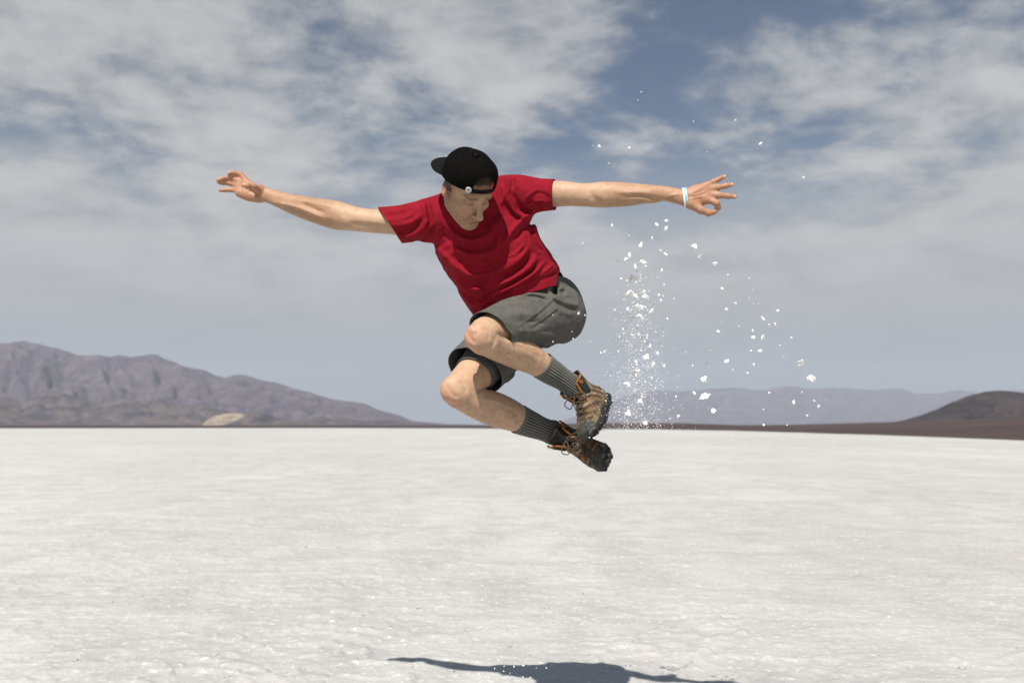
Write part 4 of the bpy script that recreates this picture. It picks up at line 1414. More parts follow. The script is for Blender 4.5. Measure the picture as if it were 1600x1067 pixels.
def arch(a):
    x = 0.0435 * math.cos(a)
    zz_ = 0.0505 * math.sin(a)
    # follow the crown's surface
    H = 0.090
    t = np.clip(zz_ / H, 0, 1)
    s_ = (1 - t ** 3.1) ** (1 / 2.1)
    y = 0.001 + 0.0965 * s_ * math.sqrt(max(0, 1 - (x / (0.087 * s_)) ** 2))
    return hd(x, y, cap_base(y) + zz_)


def tube(pts, r, mat, name, parent, n=8, close=False, rad=None):
    pts = np.asarray(pts, float)
    m = len(pts)
    T = unit(np.gradient(pts, axis=0)) if m > 2 else np.repeat(unit(pts[1] - pts[0])[None], m, 0)
    N = np.cross(T, [0.31, 0.2, 0.93])
    N = unit(N)
    B = np.cross(T, N)
    V = []
    for i in range(m):
        ri = r if rad is None else rad[i]
        for t in np.linspace(0, 2 * math.pi, n, endpoint=False):
            V.append(pts[i] + ri * (math.cos(t) * N[i] + math.sin(t) * B[i]))
    F = [(i * n + j, i * n + (j + 1) % n, (i + 1) * n + (j + 1) % n, (i + 1) * n + j) for i in range(m - 1) for j in range(n)]
    F += [tuple(range(n))[::-1], tuple(range((m - 1) * n, m * n))]
    if name is None:
        return V, F
    return make_obj(name, V, F, mat, parent)


def band(name, f0, f1, a0, a1, n, mat, parent, th):
    V, F, uv = [], [], []
    for i, a in enumerate(np.linspace(a0, a1, n)):
        for k in (0, 0.33, 0.67, 1):
            V.append(np.asarray(f0(a)) * (1 - k) + np.asarray(f1(a)) * k)
            uv.append((i / (n - 1), k))
    for i in range(n - 1):
        for k in range(3):
            q = i * 4 + k
            F.append((q, q + 4, q + 5, q + 1))
    o = make_obj(name, V, F, mat, parent, uv=uv)
    solidify(o, th, 0)
    return o


STRAP = mat_plain('black_plastic', (0.004, 0.004, 0.004), 0.6, 0.10)
BADGE = mat_plain('grey_badge', (0.48, 0.48, 0.47), 0.5, 0.4, 0.08)
build_cap()

# short hair: stubble-length strands at the hairline, in the cap's opening and at the temple
def build_hair():
    m, t, b = mat_new('brown_hair', 0.5, 0.4)
    pos = t.node('ShaderNodeNewGeometry').outputs['Position']
    t.l.new(t.mix(t.noise(pos, 300, 2), (0.035, 0.022, 0.013), (0.10, 0.065, 0.035)), b.inputs['Base Color'])
    V, F = [], []

    def strand(root, d, ln, r=0.0007):
        side = unit(np.cross(d, [0.3, 0.5, 0.8])) * r
        s2 = unit(np.cross(d, side)) * r
        k = len(V)
        mid = root + d * ln * 0.55
        tip = root + d * ln + np.array([0, 0, -0.15 * ln])
        for c, w_ in ((root, 1.0), (mid, 0.8)):
            V.extend([c + side * w_, c - side * 0.5 * w_ + s2 * 0.87 * w_, c - side * 0.5 * w_ - s2 * 0.87 * w_])
        V.append(tip)
        for j in range(3):
            j2 = (j + 1) % 3
            F.append((k + j, k + j2, k + 3 + j2, k + 3 + j))
            F.append((k + 3 + j, k + 3 + j2, k + 6))
    cr = body_head_sdf = None
    for _ in range(1100):
        # forehead hairline inside the opening
        x = rng.normal(0.006, 0.016)
        zt = rng.uniform(0.075, 0.105) - 0.25 * abs(x - 0.006)
        q = np.array([x / 0.076, (zt - 0.035) / 0.088])
        if q @ q > 0.95:
            continue
        y = -0.001 + 0.087 * math.sqrt(1 - q @ q)
        n = unit(x / 0.076 ** 2 * HL + (y + 0.001) / 0.087 ** 2 * HF + (zt - 0.035) / 0.088 ** 2 * HU)
        d = unit(n * 0.35 + HF * 0.3 - HU * 0.75 + HL * rng.normal(0, 0.25))
        strand(hd(x, y, zt), d, rng.uniform(0.010, 0.020))
    for s_ in (-1, 1):
        for _ in range(150):
            y = rng.normal(0.018, 0.008)
            z = rng.uniform(-0.022, 0.045)
            strand(hd(s_ * 0.0700, y, z) + HL * s_ * 0.0015, unit(HL * s_ * 0.3 - HU * 0.8 + HF * rng.normal(0, 0.3)), rng.uniform(0.003, 0.006), 0.0004)
    make_obj('hair', V, F, m, person, smooth=False)


build_hair()

# collar rib of the shirt
def build_collar():
    V, F = [], []
    n = 96
    ring_ = []
    sop = shirt
    pts = []
    for a in np.linspace(0, 2 * math.pi, n, endpoint=False):
        base = COLC + 0.0705 * math.cos(a) * cu + 0.0805 * math.sin(a) * cv
        # walk along the collar axis to the cloth surface
        hs = np.linspace(0.09, -0.05, 60)
        f = shirt_post(base + hs[:, None] * COLN, ev(sop, base + hs[:, None] * COLN))
        k = np.nonzero(f < 0)[0]
        pts.append(base + hs[k[0] if len(k) else -1] * COLN)
    pts = np.array(pts)
    for _ in range(8):
        pts = 0.5 * pts + 0.25 * (np.roll(pts, 1, 0) + np.roll(pts, -1, 0))
    cen = pts.mean(0)
    prof = [(0.0010, -0.002), (0.0030, 0.004), (0.0010, 0.010), (-0.004, 0.0135), (-0.006, 0.011), (-0.003, 0.004), (-0.002, -0.003)]
    for i, p_ in enumerate(pts):
        rad = unit((p_ - cen) - ((p_ - cen) @ COLN) * COLN)
        inw = unit(COLN * 0.75 - rad * 0.55)
        for o_, h_ in prof:
            V.append(p_ + rad * o_ + inw * h_)
    m_ = len(prof)
    for i in range(n):
        for j in range(m_):
            F.append((i * m_ + j, ((i + 1) % n) * m_ + j, ((i + 1) % n) * m_ + (j + 1) % m_, i * m_ + (j + 1) % m_))
    make_obj('collar', V, F, RED, so)


build_collar()


# ------------------------------------------------------------------ wristband
def mat_wrist():
    m, t, b = mat_new('printed_band', 0.45, 0.4)
    uv = t.node('ShaderNodeAttribute', attribute_name='UVp').outputs['Vector']
    sp = t.node('ShaderNodeSeparateXYZ', {0: uv})
    stripe = t.ramp(sp.outputs[1], 0.40, 0.44)
    c = t.mix(stripe, (0.66, 0.70, 0.72), (0.24, 0.50, 0.66))
    edge = t.ramp(sp.outputs[1], 0.80, 0.84)
    c = t.mix(edge, c, (0.62, 0.68, 0.72))
    n = t.noise(t.mapping(uv, scale=(60, 3.0, 1)), 1.0, 3, 0.7)
    mid = t.math('MULTIPLY', t.ramp(sp.outputs[1], 0.42, 0.5), t.ramp(sp.outputs[1], 0.82, 0.72))
    c = t.mix(t.math('MULTIPLY', t.ramp(n, 0.52, 0.58), mid), c, (0.06, 0.27, 0.36))
    n2 = t.noise(t.mapping(uv, loc=(3, 1, 0), scale=(42, 2.0, 1)), 1.0, 2, 0.6)
    c = t.mix(t.math('MULTIPLY', t.ramp(n2, 0.58, 0.63), mid), c, (0.03, 0.05, 0.10))
    t.l.new(c, b.inputs['Base Color'])
    return m


def build_wristband():
    c = P(1070.5, 310, -0.1665)
    axw = unit(P(1079, 309.5, -0.170) - P(1062, 309, -0.163) + np.array([0, 0, 0.006]))
    n1 = unit(np.cross(axw, [0, 1, 0]))
    n2 = np.cross(axw, n1)

    def f(o):
        return lambda a: c + axw * o + (0.0345 * math.cos(a)) * n1 + 0.0265 * math.sin(a) * n2
    band('wristband', f(-0.0068), f(0.0068), 0, 2 * math.pi, 80, mat_wrist(), person, 0.0014)


build_wristband()

# ------------------------------------------------------------------ boots
BOOTM = mat_vcol('worn_suede', 0.8, 0.2, 0, 70, 0.30, 420, 0.0012, 0.7)
RUBBER = mat_plain('black_rubber', (0.016, 0.016, 0.016), 0.55, 0.35, 0.4, 50)
ORANGE = mat_cloth('orange_lining', (0.26, 0.088, 0.017), (0.33, 0.115, 0.023), 60, 500, 0.85, 0.15, 0.1)
DARKMESH = mat_plain('dark_mesh', (0.022, 0.021, 0.018), 0.85, 0.15, 0.3, 90)
LACE = mat_cloth('brown_lace', (0.050, 0.036, 0.022), (0.085, 0.06, 0.036), 80, 900, 0.9, 0.25, 0.1)
METAL = mat_plain('bronze_eyelet', (0.30, 0.12, 0.04), 0.35, 0.5, 0.2, 60, 0.7)


def boot(label, ank, up, toe, lat_sign=1.0):
    toe = unit(toe)
    up = unit(np.asarray(up, float) - (np.asarray(up, float) @ toe) * toe)
    lat = np.cross(toe, up)
    M = np.stack([lat, toe, up])

    def to(v):
        return ank + 0.94 * (np.asarray(v, float) @ M)
    ops = [
        ('u', Sweep([(0, -0.060, -0.056), (0, -0.015, -0.052), (0, 0.050, -0.052), (0.002 * lat_sign, 0.105, -0.063), (0.004 * lat_sign, 0.155, -0.072), (0.003 * lat_sign, 0.190, -0.078)],
                    [0.036, 0.039, 0.043, 0.049, 0.050, 0.038], [0.036, 0.045, 0.044, 0.036, 0.029, 0.021], V=(0, 0, 1)), 0.0),
        ('u', Sweep([(0, -0.022, -0.050), (0, -0.012, -0.010), (0, -0.006, 0.030), (0, -0.004, 0.062), (0, -0.003, 0.085)],
                    [0.040, 0.041, 0.043, 0.048, 0.050], [0.052, 0.052, 0.050, 0.054, 0.056], V=(0, 1, 0)), 0.03),
        ('u', Cone((0, 0.03, -0.012), (0, 0.085, -0.038), 0.026, 0.022), 0.03),
    ]
    bl = [([(0, 0)], 0, 0)]

    def post(p, f):
        # overlays of leather standing proud of the fabric
        f = f - 0.0016 * np.clip(suede(p) * 2 - 0.5, 0, 1) - 0.0012 * fbm(p * 55, 3, 7)
        return f

    def suede(p):
        a = np.abs(p[:, 0])
        s1 = np.sin((p[:, 1] * 0.85 - p[:, 2] * 1.0) * 150 + 2.0 * np.sin(p[:, 1] * 40))
        low = np.clip((-0.058 - p[:, 2]) / 0.008, 0, 1)
        return np.clip(np.maximum(np.clip(s1 * 1.6, 0, 1) * (p[:, 2] > -0.065), low) * (a > 0.014), 0, 1)
    V, F = sdf_mesh(ops, 0.0030, post, 1)
    # collar line: low at the front, open throat
    c = V[:, 2] - (0.060 + 0.012 * np.clip(-V[:, 1] / 0.05, -1, 1))
    thr = np.minimum(0.017 + 0.10 * np.maximum(V[:, 2] - 0.0, 0) - np.abs(V[:, 0]), np.minimum(V[:, 1] - 0.0, V[:, 2] + 0.005))
    c = np.maximum(c, thr)
    V, F = clip_mesh(V, F, c)
    s_ = suede(V)[:, None]
    tan, dark, org = np.array([0.190, 0.132, 0.072]), np.array([0.050, 0.041, 0.028]), np.array([0.29, 0.098, 0.018])
    n_ = fbm(V * 40, 3, 13)[:, None]
    col = dark * (1 - s_) + tan * (0.85 + 0.35 * n_) * s_
    orm = (np.clip(np.sin((V[:, 1] * 0.85 - V[:, 2]) * 150 + 2.0 * np.sin(V[:, 1] * 40) + 2.2) * 3 - 2.3, 0, 1) * (np.abs(V[:, 0]) > 0.016) * (V[:, 2] > -0.055))[:, None]
    col = col * (1 - orm * 0.85) + org * orm * 0.85
    toeb = np.clip((V[:, 1] - 0.180 + 0.5 * (V[:, 2] + 0.075)) / 0.008, 0, 1)[:, None]
    col = col * (1 - toeb) + np.array([0.045, 0.044, 0.040]) * toeb
    rand = np.clip((-0.083 - V[:, 2]) / 0.004, 0, 1)[:, None]
    col = col * (1 - rand) + np.array([0.022, 0.022, 0.021]) * rand
    dust = np.clip(fbm(V * 130, 3, 33) * 2.2 - 0.75, 0, 1)[:, None] * 0.5
    col = col * (1 - dust) + np.array([0.55, 0.53, 0.50]) * dust
    bt = make_obj('boot', to(V), F, BOOTM, person, col=np.clip(col, 0, 1))
    bt['label'] = label
    solidify(bt, 0.004, -1)
    # sole: outline, wall and lugs
    out = catmull([(0.0, -0.098), (0.030, -0.090), (0.040, -0.060), (0.038, 0.0), (0.040, 0.05), (0.052, 0.105), (0.055, 0.150), (0.044, 0.195), (0.018, 0.222),
                   (-0.014, 0.220), (-0.038, 0.190), (-0.048, 0.145), (-0.046, 0.10), (-0.037, 0.05), (-0.036, 0.0), (-0.039, -0.060), (-0.030, -0.090), (0.0, -0.098)], 121)[:-1]
    out[:, 0] *= lat_sign
    n = len(out)
    V, F = [], []
    for k, (z, sc_) in enumerate(((-0.080, 0.93), (-0.086, 1.0), (-0.096, 1.02), (-0.104, 1.0), (-0.107, 0.9), (-0.107, 0.01))):
        for i in range(n):
            lug = 0.0025 * (1 if (i // 3) % 2 else -1) * (k in (2, 3, 4))
            spring = 0.10 * max(0, out[i, 1] - 0.12) ** 1.0 + 0.25 * max(0, -out[i, 1] - 0.06)
            V.append((out[i, 0] * sc_ * (1 + lug * 10), 0.06 + (out[i, 1] - 0.06) * sc_ * (1 + lug * 6), z + spring * 0.8 + (0.002 if k == 3 and (i // 3) % 2 else 0)))
    for k in range(5):
        for i in range(n):
            a_, b_2 = k * n + i, k * n + (i + 1) % n
            F.append((a_, a_ + n, b_2 + n, b_2))
    sole = make_obj('sole', to(V), F, RUBBER, bt)
    # lugs under the sole
    V, F = [], []
    for gy in np.arange(-0.085, 0.205, 0.022):
        hw_ = np.interp(gy, [-0.09, -0.05, 0.03, 0.12, 0.16, 0.21], [0.022, 0.032, 0.030, 0.043, 0.042, 0.022])
        for gx in np.linspace(-hw_, hw_, 4):
            k = len(V)
            sx, sy = 0.0068, 0.0075
            sp_ = 0.10 * max(0, gy - 0.12) * 0.8 + 0.25 * max(0, -gy - 0.06) * 0.8
            ang = 0.5 * (1 if gx > 0 else -1)
            for z in (-0.105 + sp_, -0.1135 + sp_):
                for (ex, ey) in ((-1, -1), (1, -1), (1, 1), (-1, 1)):
                    f_ = 1 if z > -0.107 + sp_ else 0.8
                    lx, ly = ex * sx * f_, ey * sy * f_
                    V.append((gx + lx * math.cos(ang) - ly * math.sin(ang), gy + lx * math.sin(ang) + ly * math.cos(ang), z))
            F += [(k, k + 1, k + 5, k + 4), (k + 1, k + 2, k + 6, k + 5), (k + 2, k + 3, k + 7, k + 6), (k + 3, k, k + 4, k + 7), (k + 4, k + 5, k + 6, k + 7)]
    lg = make_obj('lugs', to(V), F, RUBBER, bt, smooth=False)
    lg['kind'] = 'stuff'
    # orange marks moulded into the outsole
    for (gx, gy) in ((0.030 * lat_sign, 0.196), (-0.024 * lat_sign, 0.203), (0.048 * lat_sign, 0.10)):
        V = []
        for r_ in (0.9, 0.4):
            V += [(gx + 0.011 * r_ * math.cos(t), gy + 0.004 * r_ * math.sin(t), -0.1135 + 0.08 * max(0, gy - 0.12) - (0.002 if r_ < 0.5 else 0)) for t in np.linspace(0, 2 * math.pi, 12, endpoint=False)]
        F = [(i, (i + 1) % 12, 12 + (i + 1) % 12, 12 + i) for i in range(12)] + [tuple(range(12, 24))]
        make_obj('outsole_mark', to(V), F, ORANGE, bt)

    def surf(x, y, z, n):
        """slide a point from outside onto the boot along -n"""
        n = unit(n)
        p = np.array([[x, y, z]], float) + n * 0.05
        for _ in range(30):
            p = p - n * ev(ops, p)[0] * 0.9
        return p[0]
    # tongue
    V, F = [], []
    tl = [(0.086, -0.028, 0.015), (0.068, -0.012, 0.019), (0.054, 0.008, 0.024), (0.050, 0.035, 0.029), (0.056, 0.064, 0.033), (0.066, 0.086, 0.030)]
    tl = catmull(tl, 16)
    for (y, z, hw_) in tl:
        for u in np.linspace(-1, 1, 9):
            V.append((u * hw_, y - 0.012 * u * u, z))
    for i in range(15):
        for j in range(8):
            k = i * 9 + j
            F.append((k, k + 1, k + 10, k + 9))
    tg = make_obj('tongue', to(V), F, DARKMESH, bt)
    solidify(tg, 0.007, 0)
    # orange lined flaps of the open collar
    for s2 in (-1, 1):
        V, F = [], []
        g = [((0.024, 0.048, -0.006), (0.044, 0.022, -0.006)), ((0.028, 0.052, 0.020), (0.050, 0.020, 0.020)), ((0.034, 0.053, 0.042), (0.054, 0.016, 0.042)), ((0.038, 0.052, 0.054), (0.054, 0.010, 0.058))]
        A = catmull([q[0] for q in g], 10)
        Bq = catmull([q[1] for q in g], 10)
        for a_, b_2 in zip(A, Bq):
            for u in np.linspace(0, 1, 7):
                v = a_ * (1 - u) + b_2 * u
                v = v + np.array([0.006 * math.sin(u * math.pi), 0, 0])
                V.append((s2 * v[0], v[1], v[2]))
        for i in range(9):
            for j in range(6):
                k = i * 7 + j
                F.append((k, k + 1, k + 8, k + 7))
        fl = make_obj('collar_flap', to(V), F, DARKMESH, bt)
        solidify(fl, 0.004, 0)
        V2 = []
        A2 = [(s2 * v[0], v[1], v[2]) for v in A]
        T2 = [(s2 * (A[-1] * (1 - u) + Bq[-1] * u + np.array([0.006 * math.sin(u * math.pi), 0, 0]))[0], *(A[-1] * (1 - u) + Bq[-1] * u)[1:]) for u in np.linspace(0, 1, 8)][1:]
        tube(to(np.array(A2 + T2)), 0.0036, ORANGE, 'orange_piping', bt, n=8)
        # inner lining
        Vi = [np.array(v) + np.array([-s2 * 0.0045, 0.001, 0.001]) for v in V]
        make_obj('orange_lining', to(np.array(Vi)), F, ORANGE, bt)
        e = (np.array(A[6]) * 0.62 + np.array(Bq[6]) * 0.38)
        ey = np.array([s2 * (e[0] + 0.0085), e[1], e[2]])
        t1, t2 = np.array([0, 0, 1.0]), unit(np.array([-s2 * 0.5, 1.0, 0]))
        tube(to(np.array([ey + 0.0052 * (math.cos(t) * t1 + math.sin(t) * t2) for t in np.linspace(0, 2 * math.pi, 17)])), 0.0022, ORANGE, 'eyelet', bt, n=6)
    # eyelets and crossed laces up the instep
    rows = [(0.132, -0.040), (0.112, -0.026), (0.092, -0.012), (0.074, 0.004), (0.062, 0.022)]
    nn = unit([0, 0.55, 0.83])
    L, Rr = [], []
    for (y, z) in rows:
        n3 = nn if z < 0 else unit([0, 0.95, 0.3])
        L.append(surf(-0.023, y, z, n3 + np.array([-0.25, 0, 0])) + n3 * 0.003)
        Rr.append(surf(0.023, y, z, n3 + np.array([0.25, 0, 0])) + n3 * 0.003)
    for side in (L, Rr):
        for q in side:
            tube(to(np.array([q + 0.0042 * np.array([math.cos(t), math.sin(t) * 0.7, -math.sin(t) * 0.7]) for t in np.linspace(0, 2 * math.pi, 13)])), 0.0016, METAL, 'eyelet', bt, n=6)
    for i in range(len(rows)):
        if i < len(rows) - 1:
            for a_, b_2, h_ in ((L[i], Rr[i + 1], 0.008), (Rr[i], L[i + 1], 0.006)):
                mid = (a_ + b_2) / 2 + np.array([0, h_ * 0.7, h_])
                tube(to(catmull([a_, mid, b_2], 9)), 0.0024, LACE, 'lace', bt, n=6)
        else:
            pass
    k0 = (L[-1] + Rr[-1]) / 2 + np.array([0, 0.012, 0.004])
    tube(to(catmull([L[-1], k0, Rr[-1]], 9)), 0.0026, LACE, 'lace', bt, n=6)
    for pts in ([k0, k0 + [-0.022, 0.018, 0.006], k0 + [-0.046, 0.022, -0.012], k0 + [-0.034, 0.026, -0.030], k0 + [-0.008, 0.014, -0.008], k0],
                [k0, k0 + [0.022, 0.016, 0.012], k0 + [0.048, 0.020, 0.004], k0 + [0.040, 0.026, -0.020], k0 + [0.010, 0.014, -0.006], k0],
                [k0, k0 + [-0.014, 0.022, -0.020], k0 + [-0.026, 0.026, -0.052], k0 + [-0.030, 0.020, -0.074]],
                [k0, k0 + [0.018, 0.024, -0.016], k0 + [0.024, 0.030, -0.046], k0 + [0.034, 0.026, -0.066]]):
        tube(to(catmull(np.array(pts), 22)), 0.0021, LACE, 'lace', bt, n=6)
    # salt sticking to the sole and toe
    V, F = [], []
    for _ in range(90):
        i = rng.integers(n)
        q = np.array([out[i, 0] * rng.uniform(0.55, 1.03), out[i, 1] * rng.uniform(0.8, 1.02), -0.105 - rng.uniform(-0.014, 0.008)])
        q[2] += 0.08 * max(0, q[1] - 0.12)
        lump(V, F, q, abs(rng.normal(0.0018, 0.0012)) + 0.0008)
    sa = make_obj('stuck_salt', to(np.array(V)), F, SALTCHUNK, bt, smooth=False)
    sa['kind'] = 'stuff'
    return bt, to


OCT = [(1, 0, 0), (-1, 0, 0), (0, 1, 0), (0, -1, 0), (0, 0, 1), (0, 0, -1)]
OCF = [(0, 2, 4), (2, 1, 4), (1, 3, 4), (3, 0, 4), (2, 0, 5), (1, 2, 5), (3, 1, 5), (0, 3, 5)]


def lump(V, F, c, r):
    k = len(V)
    for v in OCT:
        V.append(np.asarray(c) + np.asarray(v) * r * rng.uniform(0.55, 1.3))
    F.extend([tuple(k + i for i in f) for f in OCF])


def mat_chunk():
    m, t, b = mat_new('salt_chunk', 0.7, 0.3)
    pos = t.node('ShaderNodeNewGeometry').outputs['Position']
    n = t.noise(pos, 120, 4, 0.6)
    t.l.new(t.mix(t.ramp(n, 0.3, 0.7), (0.78, 0.775, 0.755), (0.86, 0.86, 0.845)), b.inputs['Base Color'])
    bump(t, b, n, 0.6, 0.002)
    b.inputs['Subsurface Weight'].default_value = 0.3
    b.inputs['Subsurface Radius'].default_value = (1, 1, 1)
    b.inputs['Subsurface Scale'].default_value = 0.006
    return m


SALTCHUNK = mat_chunk()
aL_, aR_ = P(895, 604, 0.094), P(867, 677.5, 0.204)
upL = -(P(895, 604, 0.094) - P(828, 560, 0.01))
upR = -(P(867, 677.5, 0.204) - P(796, 648, 0.12))
bL_, toL = boot('brown hiking boot nearer the camera, sole turned right', aL_ - unit(upL) * 0.046, upL, (-0.26, -0.80, -0.44), 1.0)
bR_, toR = boot('brown hiking boot underneath, toe towards the camera', aR_ - unit(upR) * 0.046, upR, (0.30, -0.86, -0.26), -1.0)


# ------------------------------------------------------------------ flying salt
def chunk_mesh(seed, flat, det):
    bm = bmesh.new()
    bmesh.ops.create_icosphere(bm, subdivisions=det, radius=1.0)
    v = np.array([x.co[:] for x in bm.verts])
    d = 1 + 0.95 * fbm(v * 1.25 + seed * 7.1, 3, seed) + 0.55 * fbm(v * 3.4 + seed, 2, seed + 9)
    v = v * np.maximum(d, 0.22)[:, None] * np.array([1.0, flat, 0.72])
    v /= np.abs(v).max()
    for x, c in zip(bm.verts, v):
        x.co = c
    me = bpy.data.meshes.new('salt_crumb')
    bm.to_mesh(me)
    bm.free()
    me.materials.append(SALTCHUNK)
    return me


CHUNKS = [chunk_mesh(i + 1, (0.8, 0.55, 0.65, 0.45)[i % 4], 3) for i in range(8)]
CRUMBS = [chunk_mesh(i + 31, (0.8, 0.5, 0.65)[i % 3], 1) for i in range(6)]
ZONES = {
    'column': ('small white salt crumb in the dense spray column right of the boots', 'salt crumbs of the dense spray column'),
    'sky': ('tiny white salt crumb flying above the outstretched arm', 'salt crumbs above the arm'),
    'right': ('small white salt crumb scattered right of the dense spray column', 'salt crumbs scattered right of the column'),
    'left': ('small white salt crumb between the shorts and the dense spray column', 'salt crumbs beside the shorts'),
    'shorts': ('tiny white salt crumb right in front of the grey shorts', 'salt crumbs in front of the shorts'),
    'shadow': ('tiny white salt crumb falling in front of the ground shadow', 'salt crumbs over the ground shadow')}


def zone(x, y):
    if y > 1000:
        return 'shadow'
    if x < 909 and 430 < y < 560:
        return 'shorts'
    if y < 300:
        return 'sky'
    return 'column' if 962 < x < 1048 else 'right' if x >= 1048 else 'left'




def crumb(x, y, dia, label=None, name='salt_crumb', dy=None):
    me = (CHUNKS if dia > 9 else CRUMBS)[rng.integers(8 if dia > 9 else 6)]
    o = bpy.data.objects.new(name, me)
    C.objects.link(o)
    d = rng.uniform(-0.12, 0.30) if dy is None else dy
    o.location = P(x, y, d)
    r = mx(dia) / 2 * (Y0 + d) / Y0
    o.scale = (r * 1.1, r * rng.uniform(0.8, 1.1), r * rng.uniform(0.8, 1.1))
    o.rotation_euler = tuple(rng.uniform(0, 6.28, 3)) if dia < 12 else (rng.uniform(-0.5, 0.5), rng.uniform(-0.7, 0.7), rng.uniform(0, 6.28))
    z_ = ZONES[zone(x, y)]
    tag(o, label or z_[0], 'salt', z_[1] if label is None else None)
    return o


# (x, y, size) read off the photograph in a 1.905x enlargement whose corner is (880, 120)
BIG = [(208, 602, 40, 'broad white salt clod high in the dense spray column'), (391, 506, 22, 'white salt clod flying below the wristband'),
       (406, 536, 24, 'angular white salt clod just under the one below the wristband'), (452, 556, 17, 'thin white salt flake right of the clods below the hand'),
       (587, 199, 12, 'salt crumb flying highest to the right above the outstretched hand'), (716, 300, 9, 'lone salt crumb flying right of the fingertips'),
       (594, 776, 32, 'large jagged salt clod in the right cluster of crumbs'), (586, 815, 22, 'flat salt flake just below the large jagged clod'),
       (596, 721, 20, 'rounded salt clod just above the large jagged one'), (707, 851, 32, 'ragged salt clod upper one of the pair at far right'),
       (738, 900, 36, 'oblong salt clod lower one of the pair at far right'), (418, 901, 28, 'salt clod above the biggest low clod right of the boots'),
       (420, 950, 42, 'biggest low salt clod flying right of the boots'), (447, 993, 20, 'flat salt piece under the biggest low clod'),
       (432, 857, 20, 'small upright salt clod above the low pair right of boots'), (438, 812, 17, 'salt clod floating midway right of the dense column'),
       (513, 675, 16, 'salt clod drifting between the dense column and right cluster'), (146, 444, 12, 'salt crumb nearest below the bare forearm'),
       (230, 502, 20, 'topmost sizeable salt clod of the dense column')]
for x, y, s_, lb in BIG:
    crumb(880 + x / 1.905, 120 + y / 1.905, s_ / 1.905 * 1.05, lb, 'salt_clod', rng.uniform(-0.05, 0.2))
SMALL = [(232, 46, 4), (223, 70, 3), (388, 133, 6), (513, 130, 8), (345, 166, 3), (107, 207, 9), (90, 206, 4), (197, 213, 8), (136, 258, 4), (448, 199, 3), (428, 224, 3), (278, 442, 12), (307, 429, 9),
         (304, 452, 12), (265, 482, 12), (196, 473, 4), (150, 497, 4), (58, 496, 8), (305, 528, 12), (291, 518, 7), (293, 578, 11), (187, 543, 10), (238, 553, 18), (215, 565, 16), (197, 532, 12), (220, 580, 10), (245, 655, 18),
         (200, 645, 24), (215, 655, 20), (235, 690, 22), (222, 685, 18), (263, 697, 15), (207, 720, 18), (228, 712, 16), (192, 690, 14), (240, 640, 12), (490, 590, 6), (473, 630, 8), (485, 692, 13), (475, 702, 8), (431, 753, 8), (461, 758, 9), (629, 736, 14), (638, 697, 13),
         (566, 776, 14), (564, 755, 8), (613, 737, 7), (679, 777, 7), (554, 600, 6), (554, 658, 5), (581, 675, 6), (486, 846, 14), (390, 941, 12), (342, 1010, 12), (567, 856, 9), (549, 882, 8), (686, 969, 13), (726, 1008, 9), (760, 981, 10),
         (747, 964, 6), (711, 939, 6), (614, 940, 8), (596, 990, 5), (597, 1036, 8), (666, 1036, 6), (220, 880, 24), (246, 835, 22), (268, 857, 16), (258, 800, 16), (190, 915, 18), (193, 1002, 22), (242, 1030, 14), (228, 965, 14), (125, 818, 14),
         (112, 822, 7), (80, 790, 6), (218, 850, 14), (230, 765, 14), (240, 780, 12), (250, 770, 9), (205, 768, 9), (281, 822, 9), (300, 860, 8), (275, 760, 8), (60, 640, 4), (130, 627, 6), (65, 710, 6), (46, 707, 8), (30, 780, 5), (644, 800, 6), (656, 833, 5),
         (523, 742, 5), (495, 885, 6), (505, 872, 5), (560, 815, 6), (430, 603, 5), (365, 820, 5), (385, 860, 5), (310, 720, 6), (330, 660, 5), (300, 620, 6), (285, 650, 8), (292, 665, 7), (276, 680, 7), (270, 720, 6), (163, 550, 8), (172, 600, 6)]
for x, y, s_ in SMALL:
    crumb(880 + x / 1.905, 120 + y / 1.905, s_ / 1.905 * (1.35 if 170 < x < 310 else 1.15))
# crumbs in front of the shorts and the ground shadow
for x, y, s_ in ((864, 492, 3.2), (904, 490, 5), (894, 518, 2.4), (864, 534, 3), (779, 1030, 3), (773, 1044, 3.4), (787, 1048, 4), (788, 1040, 3), (818, 1039, 4), (817, 1057, 4), (829, 1058, 3), (854, 1043, 3.4), (759, 1058, 4), (748, 1052, 3), (763, 1059, 3), (838, 1043, 2.5), (803, 1041, 2.5), (797, 1051, 2.4), (748, 1060, 2.6), (745, 1033, 2.4)):
    crumb(x, y, s_, None, 'salt_crumb', -0.14 if y < 600 else rng.uniform(-0.15, 0.2))
# the dense column
for _ in range(165):
    y = 400 + 262 * rng.beta(1.5, 1.1)
    x = rng.normal(998, 12 + (y - 400) * 0.055)
    crumb(x, y, 1.4 + 3.2 * rng.random() ** 2)


def dust(name, n, fx, size, label, mat, dyr=(-0.12, 0.3)):
    V, F = [], []
    for _ in range(n):
        x, y = fx()
        lump(V, F, P(x, y, rng.uniform(*dyr)), mx(size()))
    o = make_obj(name, np.array(V), F, mat, smooth=False)
    tag(o, label, 'salt dust', kind='stuff')


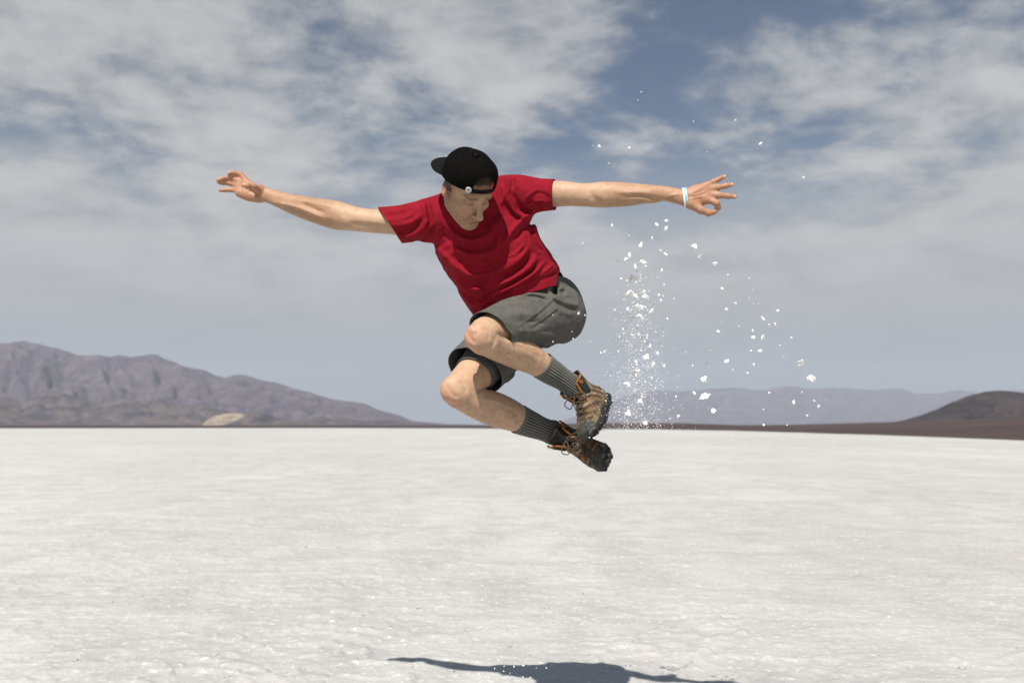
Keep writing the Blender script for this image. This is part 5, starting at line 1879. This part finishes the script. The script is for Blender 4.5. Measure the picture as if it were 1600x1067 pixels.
def col_xy():
    y = 430 + 245 * rng.beta(2.2, 1.0)
    return rng.normal(995, 9 + (y - 400) * 0.09), y


dust('salt_dust', 4200, col_xy, lambda: 0.22 + 0.7 * rng.random() ** 4, 'fine white salt dust in the column behind the jumper', SALTCHUNK)


def core_xy():
    y = 405 + 262 * rng.beta(1.5, 1.15)
    return rng.normal(997, 9 + (y - 400) * 0.06), y


dust('salt_powder', 900, core_xy, lambda: 0.45 + 0.95 * rng.random() ** 3, 'small flakes and powder filling the spray column behind the jumper', SALTCHUNK)


def wide_xy():
    y = 380 + 300 * rng.beta(1.8, 1.1)
    return 920 + 380 * rng.random() ** 1.2, y


dust('salt_grains', 260, wide_xy, lambda: 0.25 + 0.6 * rng.random() ** 2, 'scattered white salt grains spread right of the jumper', SALTCHUNK)
SPECK = mat_plain('grey_specks', (0.16, 0.15, 0.14), 0.9, 0.2, 0.4, 60)


def low_xy():
    t = rng.random()
    return 930 - 150 * t + rng.normal(0, 38), 760 + 250 * t + rng.normal(0, 26)


dust('dark_specks', 110, low_xy, lambda: 0.35 + 0.6 * rng.random() ** 2, 'dark grey specks falling below the boots', SPECK, (-0.1, 0.2))  # grey grains, darker than the rest of the flying salt


# lumps of salt lying on the crust
def build_lumps():
    r = 4.0 + 14 * rng.random(600) ** 1.8
    a = rng.uniform(-0.62, 0.62, 600)
    x, y = r * np.sin(a), r * np.cos(a)
    ok = vnoise(np.stack([x * 0.9, y * 0.6, x * 0 + 3], -1), 5) > rng.uniform(-0.4, 0.7, 600)
    x, y = x[ok], y[ok]
    z = salt_height(x, y)
    V, F = [], []
    for i in range(len(x)):
        s_ = 0.004 + 0.014 * rng.random() ** 3
        k = len(V)
        lump(V, F, (0, 0, 0), s_)
        for j in range(k, len(V)):
            V[j] = V[j] * [1.3, 1.3, 0.4] + [x[i], y[i], z[i] + s_ * 0.12]
    o = make_obj('salt_lumps', np.array(V), F, SALT, smooth=True)
    tag(o, 'small loose salt lumps lying on the crust', 'salt', kind='stuff')


build_lumps()
